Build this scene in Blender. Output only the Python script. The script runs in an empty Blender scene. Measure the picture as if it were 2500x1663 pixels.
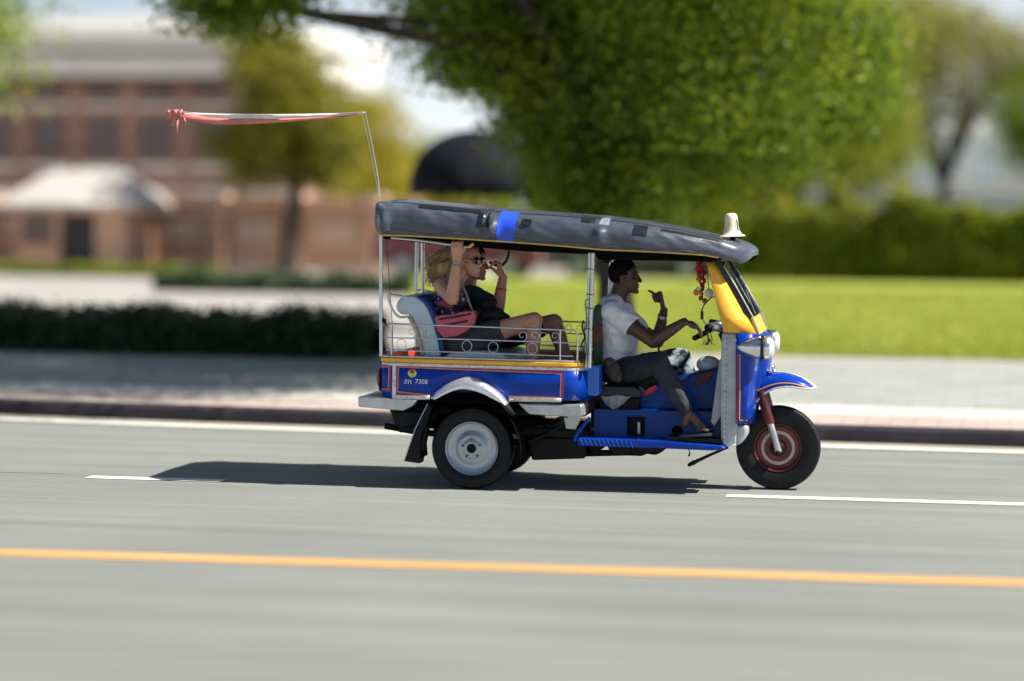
import bpy, bmesh, math, random
import numpy as np
from mathutils import Vector, Matrix, Quaternion

random.seed(7)
rng = np.random.default_rng(7)
R = math.radians
scene = bpy.context.scene
COL = scene.collection

# ------------------------------------------------------------------ camera
IMG_W, IMG_H, HORIZON = 2500.0, 1663.0, 509.0     # photograph size, row of the horizon
FOC = 6100.0                                      # focal length in photograph pixels
YAW = R(11.0)
ROLL = R(0.6)
PITCH = math.atan((IMG_H / 2 - HORIZON) / FOC)
CAM = Vector((3.472, -17.016, 1.9))
FW = Vector((-math.sin(YAW) * math.cos(PITCH), math.cos(YAW) * math.cos(PITCH), -math.sin(PITCH)))
RT = Vector((math.cos(YAW), math.sin(YAW), 0))
UP = RT.cross(FW)
RT, UP = RT * math.cos(ROLL) + UP * math.sin(ROLL), UP * math.cos(ROLL) - RT * math.sin(ROLL)
cam_data = bpy.data.cameras.new("camera")
cam_data.sensor_width = 36.0
cam_data.lens = 36.0 * FOC / IMG_W
cam_data.clip_start = 0.1
cam_data.clip_end = 5000.0
cam_data.dof.use_dof = True
cam_data.dof.focus_distance = 17.05
cam_data.dof.aperture_fstop = 0.48
cam = bpy.data.objects.new("camera", cam_data)
COL.objects.link(cam)
cam.matrix_world = Matrix.Translation(CAM) @ Matrix((RT, UP, -FW)).transposed().to_4x4()
scene.camera = cam

# ------------------------------------------------------------------ sky, sun, exposure
SUN_EL, SUN_AZ = R(49.5), R(-2.5)                 # azimuth from +X towards +Y
world = bpy.data.worlds.new("World")
scene.world = world
world.use_nodes = True
wn, wl = world.node_tree.nodes, world.node_tree.links
wn.clear()
sky = wn.new("ShaderNodeTexSky")
sky.sky_type = 'NISHITA'
sky.sun_disc = False
sky.sun_elevation = SUN_EL
sky.sun_rotation = R(90.0) - SUN_AZ
sky.air_density = 0.75
sky.dust_density = 0.4
sky.ozone_density = 2.5
tc = wn.new("ShaderNodeTexCoord")
mp = wn.new("ShaderNodeMapping")
mp.inputs["Scale"].default_value = (2.2, 2.2, 9.0)
nz = wn.new("ShaderNodeTexNoise")
nz.inputs["Scale"].default_value = 1.7
nz.inputs["Detail"].default_value = 6.0
nz.inputs["Roughness"].default_value = 0.55
cr = wn.new("ShaderNodeValToRGB")
cr.color_ramp.elements[0].position = 0.50
cr.color_ramp.elements[1].position = 0.75
cr.color_ramp.elements[0].color = (0, 0, 0, 1)
cr.color_ramp.elements[1].color = (0.6, 0.6, 0.6, 1)
mx = wn.new("ShaderNodeMixRGB")
mx.inputs[2].default_value = (13.0, 13.0, 13.4, 1)
bg = wn.new("ShaderNodeBackground")
bg.inputs["Strength"].default_value = 0.05
wo = wn.new("ShaderNodeOutputWorld")
wl.new(tc.outputs["Generated"], mp.inputs["Vector"])
wl.new(mp.outputs[0], nz.inputs["Vector"])
wl.new(nz.outputs[0], cr.inputs[0])
wl.new(cr.outputs[0], mx.inputs[0])
# pale haze low over the horizon, the same all the way round
sx = wn.new("ShaderNodeSeparateXYZ")
hz = wn.new("ShaderNodeMapRange")
hz.interpolation_type = 'SMOOTHSTEP'
hz.inputs[1].default_value, hz.inputs[2].default_value = 0.0, 0.14
hz.inputs[3].default_value, hz.inputs[4].default_value = 0.8, 0.0
hm_ = wn.new("ShaderNodeMixRGB")
hm_.inputs[2].default_value = (14.0, 14.6, 15.2, 1)
wl.new(tc.outputs["Generated"], sx.inputs[0])
wl.new(sx.outputs[2], hz.inputs[0])
wl.new(hz.outputs[0], hm_.inputs[0])
wl.new(sky.outputs[0], hm_.inputs[1])
wl.new(hm_.outputs[0], mx.inputs[1])
wl.new(mx.outputs[0], bg.inputs[0])
wl.new(bg.outputs[0], wo.inputs[0])
sun_data = bpy.data.lights.new("sun", 'SUN')
sun_data.energy = 5.0
sun_data.angle = R(0.5)
sun_data.color = (1.0, 0.95, 0.86)
sun = bpy.data.objects.new("sun", sun_data)
COL.objects.link(sun)
sun.location = (20, 0, 25)
sd = Vector((math.cos(SUN_EL) * math.cos(SUN_AZ), math.cos(SUN_EL) * math.sin(SUN_AZ), math.sin(SUN_EL)))
sun.rotation_euler = (-sd).to_track_quat('-Z', 'Y').to_euler()
scene.view_settings.view_transform = 'Standard'
scene.view_settings.look = 'None'
scene.view_settings.exposure = 0.76
scene.view_settings.gamma = 1.0
scene.view_settings.use_curve_mapping = False
scene.render.engine = 'CYCLES'
scene.cycles.use_denoising = True
scene.cycles.max_bounces = 8
scene.cycles.transparent_max_bounces = 16
scene.render.use_motion_blur = False

# ------------------------------------------------------------------ tracing helpers
VEH_YAW = R(1.4)
M_VEH = Matrix.Rotation(VEH_YAW, 4, 'Z')
M_INV = M_VEH.inverted()
CAM_L = M_INV @ CAM


def ray(px, py):
    return FW + RT * ((px - IMG_W / 2) / FOC) - UP * ((py - IMG_H / 2) / FOC)


def at(px, py, Y):
    """world point seen at a photograph pixel on the plane y = Y"""
    d = ray(px, py)
    return CAM + d * ((Y - CAM.y) / d.y)


def deep(px, py, depth):
    return CAM + ray(px, py) * depth


def ground(px, py, z=0.0):
    d = ray(px, py)
    return CAM + d * ((z - CAM.z) / d.z)


def J(px, py, yl):
    """point in the vehicle's own frame on its lengthwise plane y = yl"""
    d = M_INV.to_3x3() @ ray(px, py)
    return CAM_L + d * ((yl - CAM_L.y) / d.y)


def XZ(px, py, yl):
    p = J(px, py, yl)
    return (p.x, p.z)


# ------------------------------------------------------------------ materials
MATS = {}


def ramp_mix(nt, fac, c0, c1):
    m = nt.nodes.new("ShaderNodeMixRGB")
    nt.links.new(fac, m.inputs[0])
    m.inputs[1].default_value = (*c0, 1)
    m.inputs[2].default_value = (*c1, 1)
    return m.outputs[0]


def mat(name, col, rough=0.5, metal=0.0, var=0.0, vscale=6.0, bump=0.0, bscale=40.0, coat=0.0,
        col2=None, stretch=None, spec=None, sheen=0.0, lo=0.35, hi=0.65, detail=5.0, rvar=0.0):
    """principled material whose colour wanders between two tones with a noise"""
    m = bpy.data.materials.new(name)
    m.use_nodes = True
    nt = m.node_tree
    b = nt.nodes["Principled BSDF"]
    b.inputs["Roughness"].default_value = rough
    b.inputs["Metallic"].default_value = metal
    b.inputs["Coat Weight"].default_value = coat
    b.inputs["Coat Roughness"].default_value = 0.08
    if spec is not None:
        b.inputs["Specular IOR Level"].default_value = spec
    if sheen:
        b.inputs["Sheen Weight"].default_value = sheen
    b.inputs["Base Color"].default_value = (*col, 1)
    t = nt.nodes.new("ShaderNodeTexCoord")
    vec = t.outputs["Object"]
    if stretch:
        g = nt.nodes.new("ShaderNodeMapping")
        g.inputs["Scale"].default_value = stretch
        nt.links.new(vec, g.inputs[0])
        vec = g.outputs[0]
    if var or col2:
        n = nt.nodes.new("ShaderNodeTexNoise")
        n.inputs["Scale"].default_value = vscale
        n.inputs["Detail"].default_value = detail
        n.inputs["Roughness"].default_value = 0.6
        nt.links.new(vec, n.inputs["Vector"])
        r = nt.nodes.new("ShaderNodeMapRange")
        r.inputs[1].default_value = lo
        r.inputs[2].default_value = hi
        nt.links.new(n.outputs[0], r.inputs[0])
        c1 = col2 if col2 else tuple(min(1, c * (1 + var)) for c in col)
        c0 = col if col2 else tuple(c * (1 - var) for c in col)
        nt.links.new(ramp_mix(nt, r.outputs[0], c0, c1), b.inputs["Base Color"])
        if rvar:
            q = nt.nodes.new("ShaderNodeMapRange")
            q.inputs[3].default_value = max(0.02, rough - rvar)
            q.inputs[4].default_value = min(1, rough + rvar)
            nt.links.new(r.outputs[0], q.inputs[0])
            nt.links.new(q.outputs[0], b.inputs["Roughness"])
    if bump:
        n2 = nt.nodes.new("ShaderNodeTexNoise")
        n2.inputs["Scale"].default_value = bscale
        n2.inputs["Detail"].default_value = 4.0
        nt.links.new(vec, n2.inputs["Vector"])
        bp = nt.nodes.new("ShaderNodeBump")
        bp.inputs["Strength"].default_value = bump
        bp.inputs["Distance"].default_value = 0.02
        nt.links.new(n2.outputs[0], bp.inputs["Height"])
        nt.links.new(bp.outputs[0], b.inputs["Normal"])
    MATS[name] = m
    return m


def emit(name, col, strength):
    m = mat(name, col, 0.3)
    b = m.node_tree.nodes["Principled BSDF"]
    b.inputs["Emission Color"].default_value = (*col, 1)
    b.inputs["Emission Strength"].default_value = strength
    return m


def leaf_mat(name, c0, c1, c2, trans=0.35, scale=0.5):
    """leaf: tint per leaf from an attribute, slow noise over the crown, light passing through"""
    m = bpy.data.materials.new(name)
    m.use_nodes = True
    nt = m.node_tree
    b = nt.nodes["Principled BSDF"]
    out = nt.nodes["Material Output"]
    a = nt.nodes.new("ShaderNodeAttribute")
    a.attribute_name = "tint"
    t = nt.nodes.new("ShaderNodeTexCoord")
    n = nt.nodes.new("ShaderNodeTexNoise")
    n.inputs["Scale"].default_value = scale
    n.inputs["Detail"].default_value = 2.0
    nt.links.new(t.outputs["Object"], n.inputs["Vector"])
    r = nt.nodes.new("ShaderNodeMapRange")
    r.inputs[1].default_value = 0.35
    r.inputs[2].default_value = 0.65
    nt.links.new(n.outputs[0], r.inputs[0])
    m1 = ramp_mix(nt, r.outputs[0], c0, c1)
    m2 = nt.nodes.new("ShaderNodeMixRGB")
    nt.links.new(a.outputs["Fac"], m2.inputs[0])
    nt.links.new(m1, m2.inputs[1])
    m2.inputs[2].default_value = (*c2, 1)
    nt.links.new(m2.outputs[0], b.inputs["Base Color"])
    b.inputs["Roughness"].default_value = 0.5
    tr = nt.nodes.new("ShaderNodeBsdfTranslucent")
    nt.links.new(m2.outputs[0], tr.inputs["Color"])
    ms = nt.nodes.new("ShaderNodeMixShader")
    ms.inputs[0].default_value = trans
    nt.links.new(b.outputs[0], ms.inputs[1])
    nt.links.new(tr.outputs[0], ms.inputs[2])
    nt.links.new(ms.outputs[0], out.inputs["Surface"])
    MATS[name] = m
    return m


def glass_mat(name, col=(0.9, 0.95, 0.95), rough=0.02, alpha=0.25):
    m = bpy.data.materials.new(name)
    m.use_nodes = True
    nt = m.node_tree
    nt.nodes.remove(nt.nodes["Principled BSDF"])
    out = nt.nodes["Material Output"]
    t = nt.nodes.new("ShaderNodeBsdfTransparent")
    t.inputs[0].default_value = (*col, 1)
    g = nt.nodes.new("ShaderNodeBsdfGlossy")
    g.inputs["Roughness"].default_value = rough
    f = nt.nodes.new("ShaderNodeFresnel")
    f.inputs[0].default_value = 1.5
    ms = nt.nodes.new("ShaderNodeMixShader")
    nt.links.new(f.outputs[0], ms.inputs[0])
    nt.links.new(t.outputs[0], ms.inputs[1])
    nt.links.new(g.outputs[0], ms.inputs[2])
    nt.links.new(ms.outputs[0], out.inputs["Surface"])
    MATS[name] = m
    return m


mat("blue_paint", (0.001, 0.040, 0.34), 0.28, var=0.15, vscale=4, spec=0.2, coat=0.15, rvar=0.08, bump=0.07, bscale=7)
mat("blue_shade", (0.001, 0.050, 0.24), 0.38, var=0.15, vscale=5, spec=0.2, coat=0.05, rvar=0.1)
mat("blue_can", (0.006, 0.14, 0.62), 0.3, var=0.1, vscale=8, coat=0.3)
mat("yellow_paint", (0.88, 0.44, 0.03), 0.4, var=0.08, vscale=9, coat=0.2)
mat("orange_line", (0.72, 0.30, 0.10), 0.45, var=0.1, vscale=30)
mat("magenta_line", (0.34, 0.03, 0.16), 0.45, var=0.2, vscale=30)
mat("white_trim", (0.62, 0.63, 0.66), 0.35, metal=0.4, var=0.2, vscale=25, rvar=0.1)
mat("chrome", (0.82, 0.84, 0.87), 0.22, metal=0.75, bump=0.35, bscale=12, var=0.08, vscale=9, rvar=0.06)
mat("polished", (0.78, 0.79, 0.81), 0.22, metal=1.0, var=0.1, vscale=12, rvar=0.1, bump=0.05, bscale=25)
mat("aluminium", (0.52, 0.54, 0.56), 0.40, metal=0.75, var=0.2, vscale=7, rvar=0.15, bump=0.12, bscale=22)
mat("tube_metal", (0.62, 0.66, 0.70), 0.28, metal=0.85, var=0.06, vscale=6, rvar=0.1)
mat("grey_vinyl", (0.42, 0.44, 0.47), 0.45, var=0.2, vscale=7, bump=0.25, bscale=8)
mat("black_vinyl", (0.032, 0.041, 0.066), 0.36, col2=(0.100, 0.114, 0.150), vscale=3.0, lo=0.32, hi=0.78,
    bump=0.2, bscale=9, coat=0.2, rvar=0.1, detail=7)
mat("black_tape", (0.012, 0.014, 0.022), 0.3, var=0.2, vscale=9)
mat("blue_tape", (0.02, 0.09, 0.75), 0.35, var=0.08, vscale=12)
mat("silver_tape", (0.30, 0.34, 0.42), 0.35, var=0.2, vscale=14)
mat("piping", (0.72, 0.45, 0.10), 0.5, var=0.15, vscale=20)
mat("dark_metal", (0.006, 0.006, 0.008), 0.6, spec=0.25, var=0.5, vscale=14, bump=0.3, bscale=30)
mat("liner", (0.004, 0.004, 0.005), 0.9, spec=0.1, var=0.3, vscale=12)
mat("rubber", (0.005, 0.006, 0.008), 0.6, spec=0.3, var=0.35, vscale=16, bump=0.2, bscale=60)
mat("hub_steel", (0.40, 0.44, 0.49), 0.34, metal=0.7, var=0.08, vscale=9, rvar=0.08)
mat("red_rim", (0.085, 0.008, 0.010), 0.4, var=0.3, vscale=14, coat=0.2)
mat("fork_red", (0.09, 0.010, 0.012), 0.42, var=0.3, vscale=12, coat=0.2)
mat("rim_band", (0.48, 0.34, 0.32), 0.5, var=0.15, vscale=22)
mat("seat_white", (0.55, 0.66, 0.72), 0.42, var=0.08, vscale=9, bump=0.08, bscale=12)
mat("seat_cream", (0.55, 0.46, 0.33), 0.5, var=0.12, vscale=14)
mat("seat_blue", (0.006, 0.05, 0.25), 0.4, var=0.15, vscale=9, bump=0.08, bscale=12)
mat("seat_black", (0.014, 0.016, 0.022), 0.45, var=0.3, vscale=9, bump=0.1, bscale=20)
mat("green_vinyl", (0.010, 0.055, 0.024), 0.5, var=0.25, vscale=9)
mat("brown_vinyl", (0.10, 0.025, 0.018), 0.5, var=0.25, vscale=12)
mat("red_vinyl", (0.60, 0.010, 0.030), 0.4, var=0.15, vscale=12)
mat("dark_red", (0.075, 0.004, 0.008), 0.5, var=0.2, vscale=12)
mat("cream_plastic", (0.83, 0.75, 0.55), 0.4, var=0.06, vscale=9)
mat("red_lens", (0.35, 0.01, 0.01), 0.15, coat=0.5, var=0.1, vscale=30)
emit("brake_glow", (1.0, 0.02, 0.02), 2.2)
mat("lens_glass", (0.75, 0.78, 0.8), 0.08, metal=0.3, coat=1.0, var=0.1, vscale=60)
mat("white_print", (0.80, 0.82, 0.88), 0.5, var=0.05, vscale=40)
mat("wire_black", (0.01, 0.01, 0.012), 0.5, var=0.2, vscale=20)
glass_mat("clear_glass", (0.80, 0.86, 0.88))
mat("pennant_white", (0.78, 0.70, 0.66), 0.7, var=0.08, vscale=9)
mat("pennant_pink", (0.70, 0.22, 0.20), 0.7, var=0.15, vscale=7)
mat("skin_dark", (0.085, 0.038, 0.026), 0.42, col2=(0.125, 0.058, 0.038), vscale=10, bump=0.04, bscale=90)
mat("skin_fair", (0.60, 0.33, 0.23), 0.45, col2=(0.50, 0.24, 0.165), vscale=9, bump=0.04, bscale=90)
mat("skin_ruddy", (0.52, 0.24, 0.17), 0.48, var=0.1, vscale=12, bump=0.04, bscale=90)
mat("hair_black", (0.006, 0.005, 0.005), 0.8, spec=0.15, var=0.4, vscale=40, bump=0.3, bscale=120)
mat("hair_blonde", (0.36, 0.22, 0.10), 0.45, var=0.35, vscale=18)
mat("shirt_white", (0.86, 0.87, 0.93), 0.8, var=0.04, vscale=9, bump=0.5, bscale=9, sheen=0.1)
mat("denim", (0.011, 0.015, 0.024), 0.85, col2=(0.034, 0.043, 0.058), vscale=6, bump=0.4, bscale=14)
mat("denim_bleach", (0.011, 0.015, 0.024), 0.8, col2=(0.45, 0.47, 0.48), vscale=11, bump=0.4, bscale=14, lo=0.47, hi=0.56)
mat("shorts_grey", (0.040, 0.042, 0.046), 0.85, var=0.2, vscale=9, bump=0.4, bscale=12)
mat("shorts_black", (0.012, 0.013, 0.018), 0.85, var=0.2, vscale=9, bump=0.4, bscale=12)
mat("shirt_green", (0.010, 0.035, 0.026), 0.8, var=0.3, vscale=8, bump=0.4, bscale=12)
mat("pink_fabric", (0.62, 0.12, 0.16), 0.75, var=0.12, vscale=9, bump=0.3, bscale=16)
mat("black_fabric", (0.008, 0.008, 0.010), 0.8, var=0.4, vscale=9, bump=0.5, bscale=20)
mat("brown_leather", (0.018, 0.013, 0.011), 0.6, col2=(0.075, 0.058, 0.046), vscale=18, bump=0.4, bscale=20)
mat("grey_cloth", (0.20, 0.21, 0.22), 0.9, col2=(0.42, 0.43, 0.44), vscale=12, bump=0.6, bscale=14)
mat("shades", (0.006, 0.006, 0.007), 0.08, coat=1.0, var=0.1, vscale=9)
mat("teeth", (0.75, 0.72, 0.66), 0.3, var=0.05, vscale=40)
mat("eye_white", (0.22, 0.20, 0.18), 0.5, var=0.05, vscale=40)
mat("watch_steel", (0.55, 0.56, 0.58), 0.2, metal=1.0, var=0.2, vscale=60)
mat("red_band", (0.55, 0.04, 0.03), 0.7, var=0.1, vscale=40)
mat("grey_band", (0.28, 0.22, 0.24), 0.7, var=0.1, vscale=40)
mat("sandal", (0.05, 0.055, 0.07), 0.6, var=0.2, vscale=20)
mat("flower_red", (0.50, 0.015, 0.06), 0.7, var=0.3, vscale=40)
mat("flower_orange", (0.70, 0.22, 0.01), 0.7, var=0.3, vscale=40)
mat("flower_white", (0.70, 0.66, 0.60), 0.7, var=0.1, vscale=40)
mat("bead_brown", (0.16, 0.07, 0.03), 0.5, var=0.3, vscale=40)


def floral():
    m = bpy.data.materials.new("floral_print")
    m.use_nodes = True
    nt = m.node_tree
    b = nt.nodes["Principled BSDF"]
    b.inputs["Roughness"].default_value = 0.8
    t = nt.nodes.new("ShaderNodeTexCoord")
    v = nt.nodes.new("ShaderNodeTexVoronoi")
    v.inputs["Scale"].default_value = 26
    nt.links.new(t.outputs["Object"], v.inputs["Vector"])
    n = nt.nodes.new("ShaderNodeTexNoise")
    n.inputs["Scale"].default_value = 60
    nt.links.new(t.outputs["Object"], n.inputs["Vector"])
    add = nt.nodes.new("ShaderNodeMath")
    add.operation = 'MULTIPLY_ADD'
    nt.links.new(n.outputs[0], add.inputs[0])
    add.inputs[1].default_value = 0.35
    nt.links.new(v.outputs["Distance"], add.inputs[2])
    cr = nt.nodes.new("ShaderNodeValToRGB")
    e = cr.color_ramp.elements
    e[0].position, e[0].color = 0.40, (0.45, 0.43, 0.55, 1)
    e[1].position, e[1].color = 0.52, (0.018, 0.018, 0.040, 1)
    nt.links.new(add.outputs[0], cr.inputs[0])
    n3 = nt.nodes.new("ShaderNodeTexNoise")
    n3.inputs["Scale"].default_value = 11
    nt.links.new(t.outputs["Object"], n3.inputs["Vector"])
    r3 = nt.nodes.new("ShaderNodeMapRange")
    r3.inputs[1].default_value, r3.inputs[2].default_value = 0.56, 0.60
    nt.links.new(n3.outputs[0], r3.inputs[0])
    mm = nt.nodes.new("ShaderNodeMixRGB")
    nt.links.new(r3.outputs[0], mm.inputs[0])
    nt.links.new(cr.outputs[0], mm.inputs[1])
    mm.inputs[2].default_value = (0.30, 0.04, 0.09, 1)
    nt.links.new(mm.outputs[0], b.inputs["Base Color"])
    MATS["floral_print"] = m


floral()


# ------------------------------------------------------------------ mesh building
class MB:
    def __init__(self):
        self.v, self.f = [], []

    def add(self, verts, faces):
        o = len(self.v)
        self.v += [tuple(p) for p in verts]
        self.f += [tuple(i + o for i in q) for q in faces]
        return self

    def box(self, a, b):
        x0, y0, z0 = a
        x1, y1, z1 = b
        return self.add([(x0, y0, z0), (x1, y0, z0), (x1, y1, z0), (x0, y1, z0),
                         (x0, y0, z1), (x1, y0, z1), (x1, y1, z1), (x0, y1, z1)],
                        [(0, 3, 2, 1), (4, 5, 6, 7), (0, 1, 5, 4), (1, 2, 6, 5), (2, 3, 7, 6), (3, 0, 4, 7)])

    def prism(self, pts, y0, y1):
        """polygon of (x, z) points extruded along y"""
        n = len(pts)
        return self.add([(x, y0, z) for x, z in pts] + [(x, y1, z) for x, z in pts],
                        [tuple(range(n)), tuple(range(2 * n - 1, n - 1, -1))] +
                        [(i, i + n, (i + 1) % n + n, (i + 1) % n) for i in range(n)])

    def slab(self, pts, z0, z1):
        """polygon of (x, y) points extruded upwards"""
        n = len(pts)
        return self.add([(x, y, z0) for x, y in pts] + [(x, y, z1) for x, y in pts],
                        [tuple(range(n - 1, -1, -1)), tuple(range(n, 2 * n))] +
                        [(i, (i + 1) % n, (i + 1) % n + n, i + n) for i in range(n)])

    def loft(self, rows, closed=False, cap=False):
        n, m = len(rows), len(rows[0])
        faces = []
        for i in range(n - 1):
            for j in range(m if closed else m - 1):
                k = (j + 1) % m
                faces.append((i * m + j, i * m + k, (i + 1) * m + k, (i + 1) * m + j))
        if cap:
            faces.append(tuple(range(m - 1, -1, -1)))
            faces.append(tuple(range((n - 1) * m, n * m)))
        return self.add([p for r in rows for p in r], faces)

    def tube(self, path, r, seg=8, cap=True):
        path = [Vector(p) for p in path]
        rs = r if isinstance(r, (list, tuple)) else [r] * len(path)
        rows, ref = [], None
        for i, p in enumerate(path):
            t = (path[min(i + 1, len(path) - 1)] - path[max(i - 1, 0)])
            t = t.normalized() if t.length > 1e-9 else Vector((0, 0, 1))
            if ref is None:
                ref = t.orthogonal().normalized()
            ref = (ref - t * ref.dot(t))
            ref = ref.normalized() if ref.length > 1e-6 else t.orthogonal().normalized()
            bi = t.cross(ref)
            rows.append([p + (ref * math.cos(2 * math.pi * k / seg) + bi * math.sin(2 * math.pi * k / seg)) * rs[i]
                         for k in range(seg)])
        return self.loft(rows, True, cap)

    def lathe(self, prof, org, axis=(0, 1, 0), seg=32):
        """profile of (along axis, radius) turned round the axis"""
        a = Vector(axis).normalized()
        u = a.orthogonal().normalized()
        w = a.cross(u)
        org = Vector(org)
        rows = [[org + a * h + (u * math.cos(2 * math.pi * k / seg) + w * math.sin(2 * math.pi * k / seg)) * max(rad, 1e-4)
                 for k in range(seg)] for h, rad in prof]
        return self.loft(rows, True, False)

    def ball(self, c, r, rot=None, seg=16, rings=10):
        c = Vector(c)
        r = (r, r, r) if isinstance(r, (int, float)) else r
        q = rot.to_matrix() if isinstance(rot, Quaternion) else (Matrix.Rotation(rot, 3, 'Y') if rot else None)
        vs = []
        for i in range(rings + 1):
            th = math.pi * i / rings
            for k in range(seg):
                ph = 2 * math.pi * k / seg
                p = Vector((r[0] * math.sin(th) * math.cos(ph), r[1] * math.sin(th) * math.sin(ph), r[2] * math.cos(th)))
                if q:
                    p = q @ p
                vs.append(c + p)
        fs = []
        for i in range(rings):
            for k in range(seg):
                k2 = (k + 1) % seg
                fs.append((i * seg + k, (i + 1) * seg + k, (i + 1) * seg + k2, i * seg + k2))
        return self.add(vs, fs)

    def capsule(self, p0, r0, p1, r1, seg=12):
        p0, p1 = Vector(p0), Vector(p1)
        d = (p1 - p0)
        n = d.normalized() if d.length > 1e-6 else Vector((0, 0, 1))
        path, rs = [], []
        for a in (-90, -70, -45, -20, 0):
            path.append(p0 + n * r0 * math.sin(R(a)))
            rs.append(max(r0 * math.cos(R(a)), 1e-4))
        for a in (0, 20, 45, 70, 90):
            path.append(p1 + n * r1 * math.sin(R(a)))
            rs.append(max(r1 * math.cos(R(a)), 1e-4))
        ref = n.orthogonal().normalized()
        bi = n.cross(ref)
        rows = [[p + (ref * math.cos(2 * math.pi * k / seg) + bi * math.sin(2 * math.pi * k / seg)) * q
                 for k in range(seg)] for p, q in zip(path, rs)]
        return self.loft(rows, True, True)

    def mesh(self, name):
        me = bpy.data.meshes.new(name)
        bm = bmesh.new()
        vs = [bm.verts.new(p) for p in self.v]
        for q in self.f:
            try:
                bm.faces.new([vs[i] for i in q])
            except ValueError:
                pass
        bmesh.ops.remove_doubles(bm, verts=bm.verts, dist=1e-6)
        bmesh.ops.recalc_face_normals(bm, faces=bm.faces)
        bm.to_mesh(me)
        bm.free()
        return me

    def build(self, name, m, parent=None, smooth=40, bevel=0.0, solid=0.0, sub=0, seg=2, offset=None):
        me = self.mesh(name)
        return finish(name, me, m, parent, smooth, bevel, solid, sub, seg)


def finish(name, me, m, parent=None, smooth=40, bevel=0.0, solid=0.0, sub=0, seg=2):
    me.materials.append(MATS[m] if isinstance(m, str) else m)
    o = bpy.data.objects.new(name, me)
    COL.objects.link(o)
    if smooth:
        me.shade_smooth()
        me.set_sharp_from_angle(angle=R(smooth))
    if solid:
        s = o.modifiers.new("solid", 'SOLIDIFY')
        s.thickness = solid
        s.offset = 0
    if sub:
        s = o.modifiers.new("sub", 'SUBSURF')
        s.levels = s.render_levels = sub
    if bevel:
        s = o.modifiers.new("bevel", 'BEVEL')
        s.width = bevel
        s.segments = seg
        s.limit_method = 'ANGLE'
        s.angle_limit = R(35)
    if parent is not None:
        o.parent = parent
        if "base" in parent:
            o.location = -Vector(parent["base"])
    return o


def tag(o, label=None, cat=None, group=None, kind=None):
    if label:
        o["label"] = label
    if cat:
        o["category"] = cat
    if group:
        o["group"] = group
    if kind:
        o["kind"] = kind
    return o


def thing(name, label, cat, base, frame=None, group=None):
    """an Empty at the thing's base; parts keep the coordinates of the frame they were traced in"""
    o = bpy.data.objects.new(name, None)
    o.empty_display_size = 0.2
    COL.objects.link(o)
    b = Vector(base)
    o.matrix_world = (frame if frame else Matrix.Identity(4)) @ Matrix.Translation(b)
    o["base"] = tuple(b)
    return tag(o, label, cat, group)


def single(name, mb, m, label, cat, frame=None, group=None, me=None, **k):
    """a thing that is one mesh, its origin at its own foot"""
    me = me if me else mb.mesh(name)
    co = np.empty(len(me.vertices) * 3)
    me.vertices.foreach_get("co", co)
    co = co.reshape(-1, 3)
    b = Vector(((co[:, 0].min() + co[:, 0].max()) / 2, (co[:, 1].min() + co[:, 1].max()) / 2, co[:, 2].min()))
    me.transform(Matrix.Translation(-b))
    o = finish(name, me, m, None, **k)
    o.matrix_world = (frame if frame else Matrix.Identity(4)) @ Matrix.Translation(b)
    return tag(o, label, cat, group)


def remesh(mb, voxel=0.006, iters=3, factor=0.5):
    """fuse overlapping shapes into one continuous skin"""
    me = mb.mesh("tmp")
    o = bpy.data.objects.new("tmp", me)
    COL.objects.link(o)
    r = o.modifiers.new("r", 'REMESH')
    r.mode = 'VOXEL'
    r.voxel_size = voxel
    s = o.modifiers.new("s", 'SMOOTH')
    s.factor = factor
    s.iterations = iters
    dg = bpy.context.evaluated_depsgraph_get()
    out = bpy.data.meshes.new_from_object(o.evaluated_get(dg))
    bpy.data.objects.remove(o)
    bpy.data.meshes.remove(me)
    return out


def wobble(me, amp, scale, seed=0.0):
    """small folds: push vertices along their normals with a 3-d noise"""
    from mathutils import noise
    n = len(me.vertices)
    co, no = np.empty(n * 3), np.empty(n * 3)
    me.vertices.foreach_get("co", co)
    me.vertices.foreach_get("normal", no)
    co, no = co.reshape(-1, 3), no.reshape(-1, 3)
    w = np.array([noise.noise(Vector(p) * scale + Vector((seed, seed, seed))) for p in co.tolist()])
    me.vertices.foreach_set("co", (co + no * (w * amp)[:, None]).ravel())
    me.update()


def curve_pts(pts, n=24):
    """smooth (Catmull-Rom) run through 3-d points"""
    p = [Vector(q) for q in pts]
    p = [p[0] * 2 - p[1]] + p + [p[-1] * 2 - p[-2]]
    out = []
    segs = len(p) - 3
    for i in range(n + 1):
        u = i / n * segs
        k = min(int(u), segs - 1)
        t = u - k
        a, b, c, d = p[k:k + 4]
        out.append(0.5 * ((2 * b) + (c - a) * t + (2 * a - 5 * b + 4 * c - d) * t * t + (3 * b - a - 3 * c + d) * t ** 3))
    return out

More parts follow.
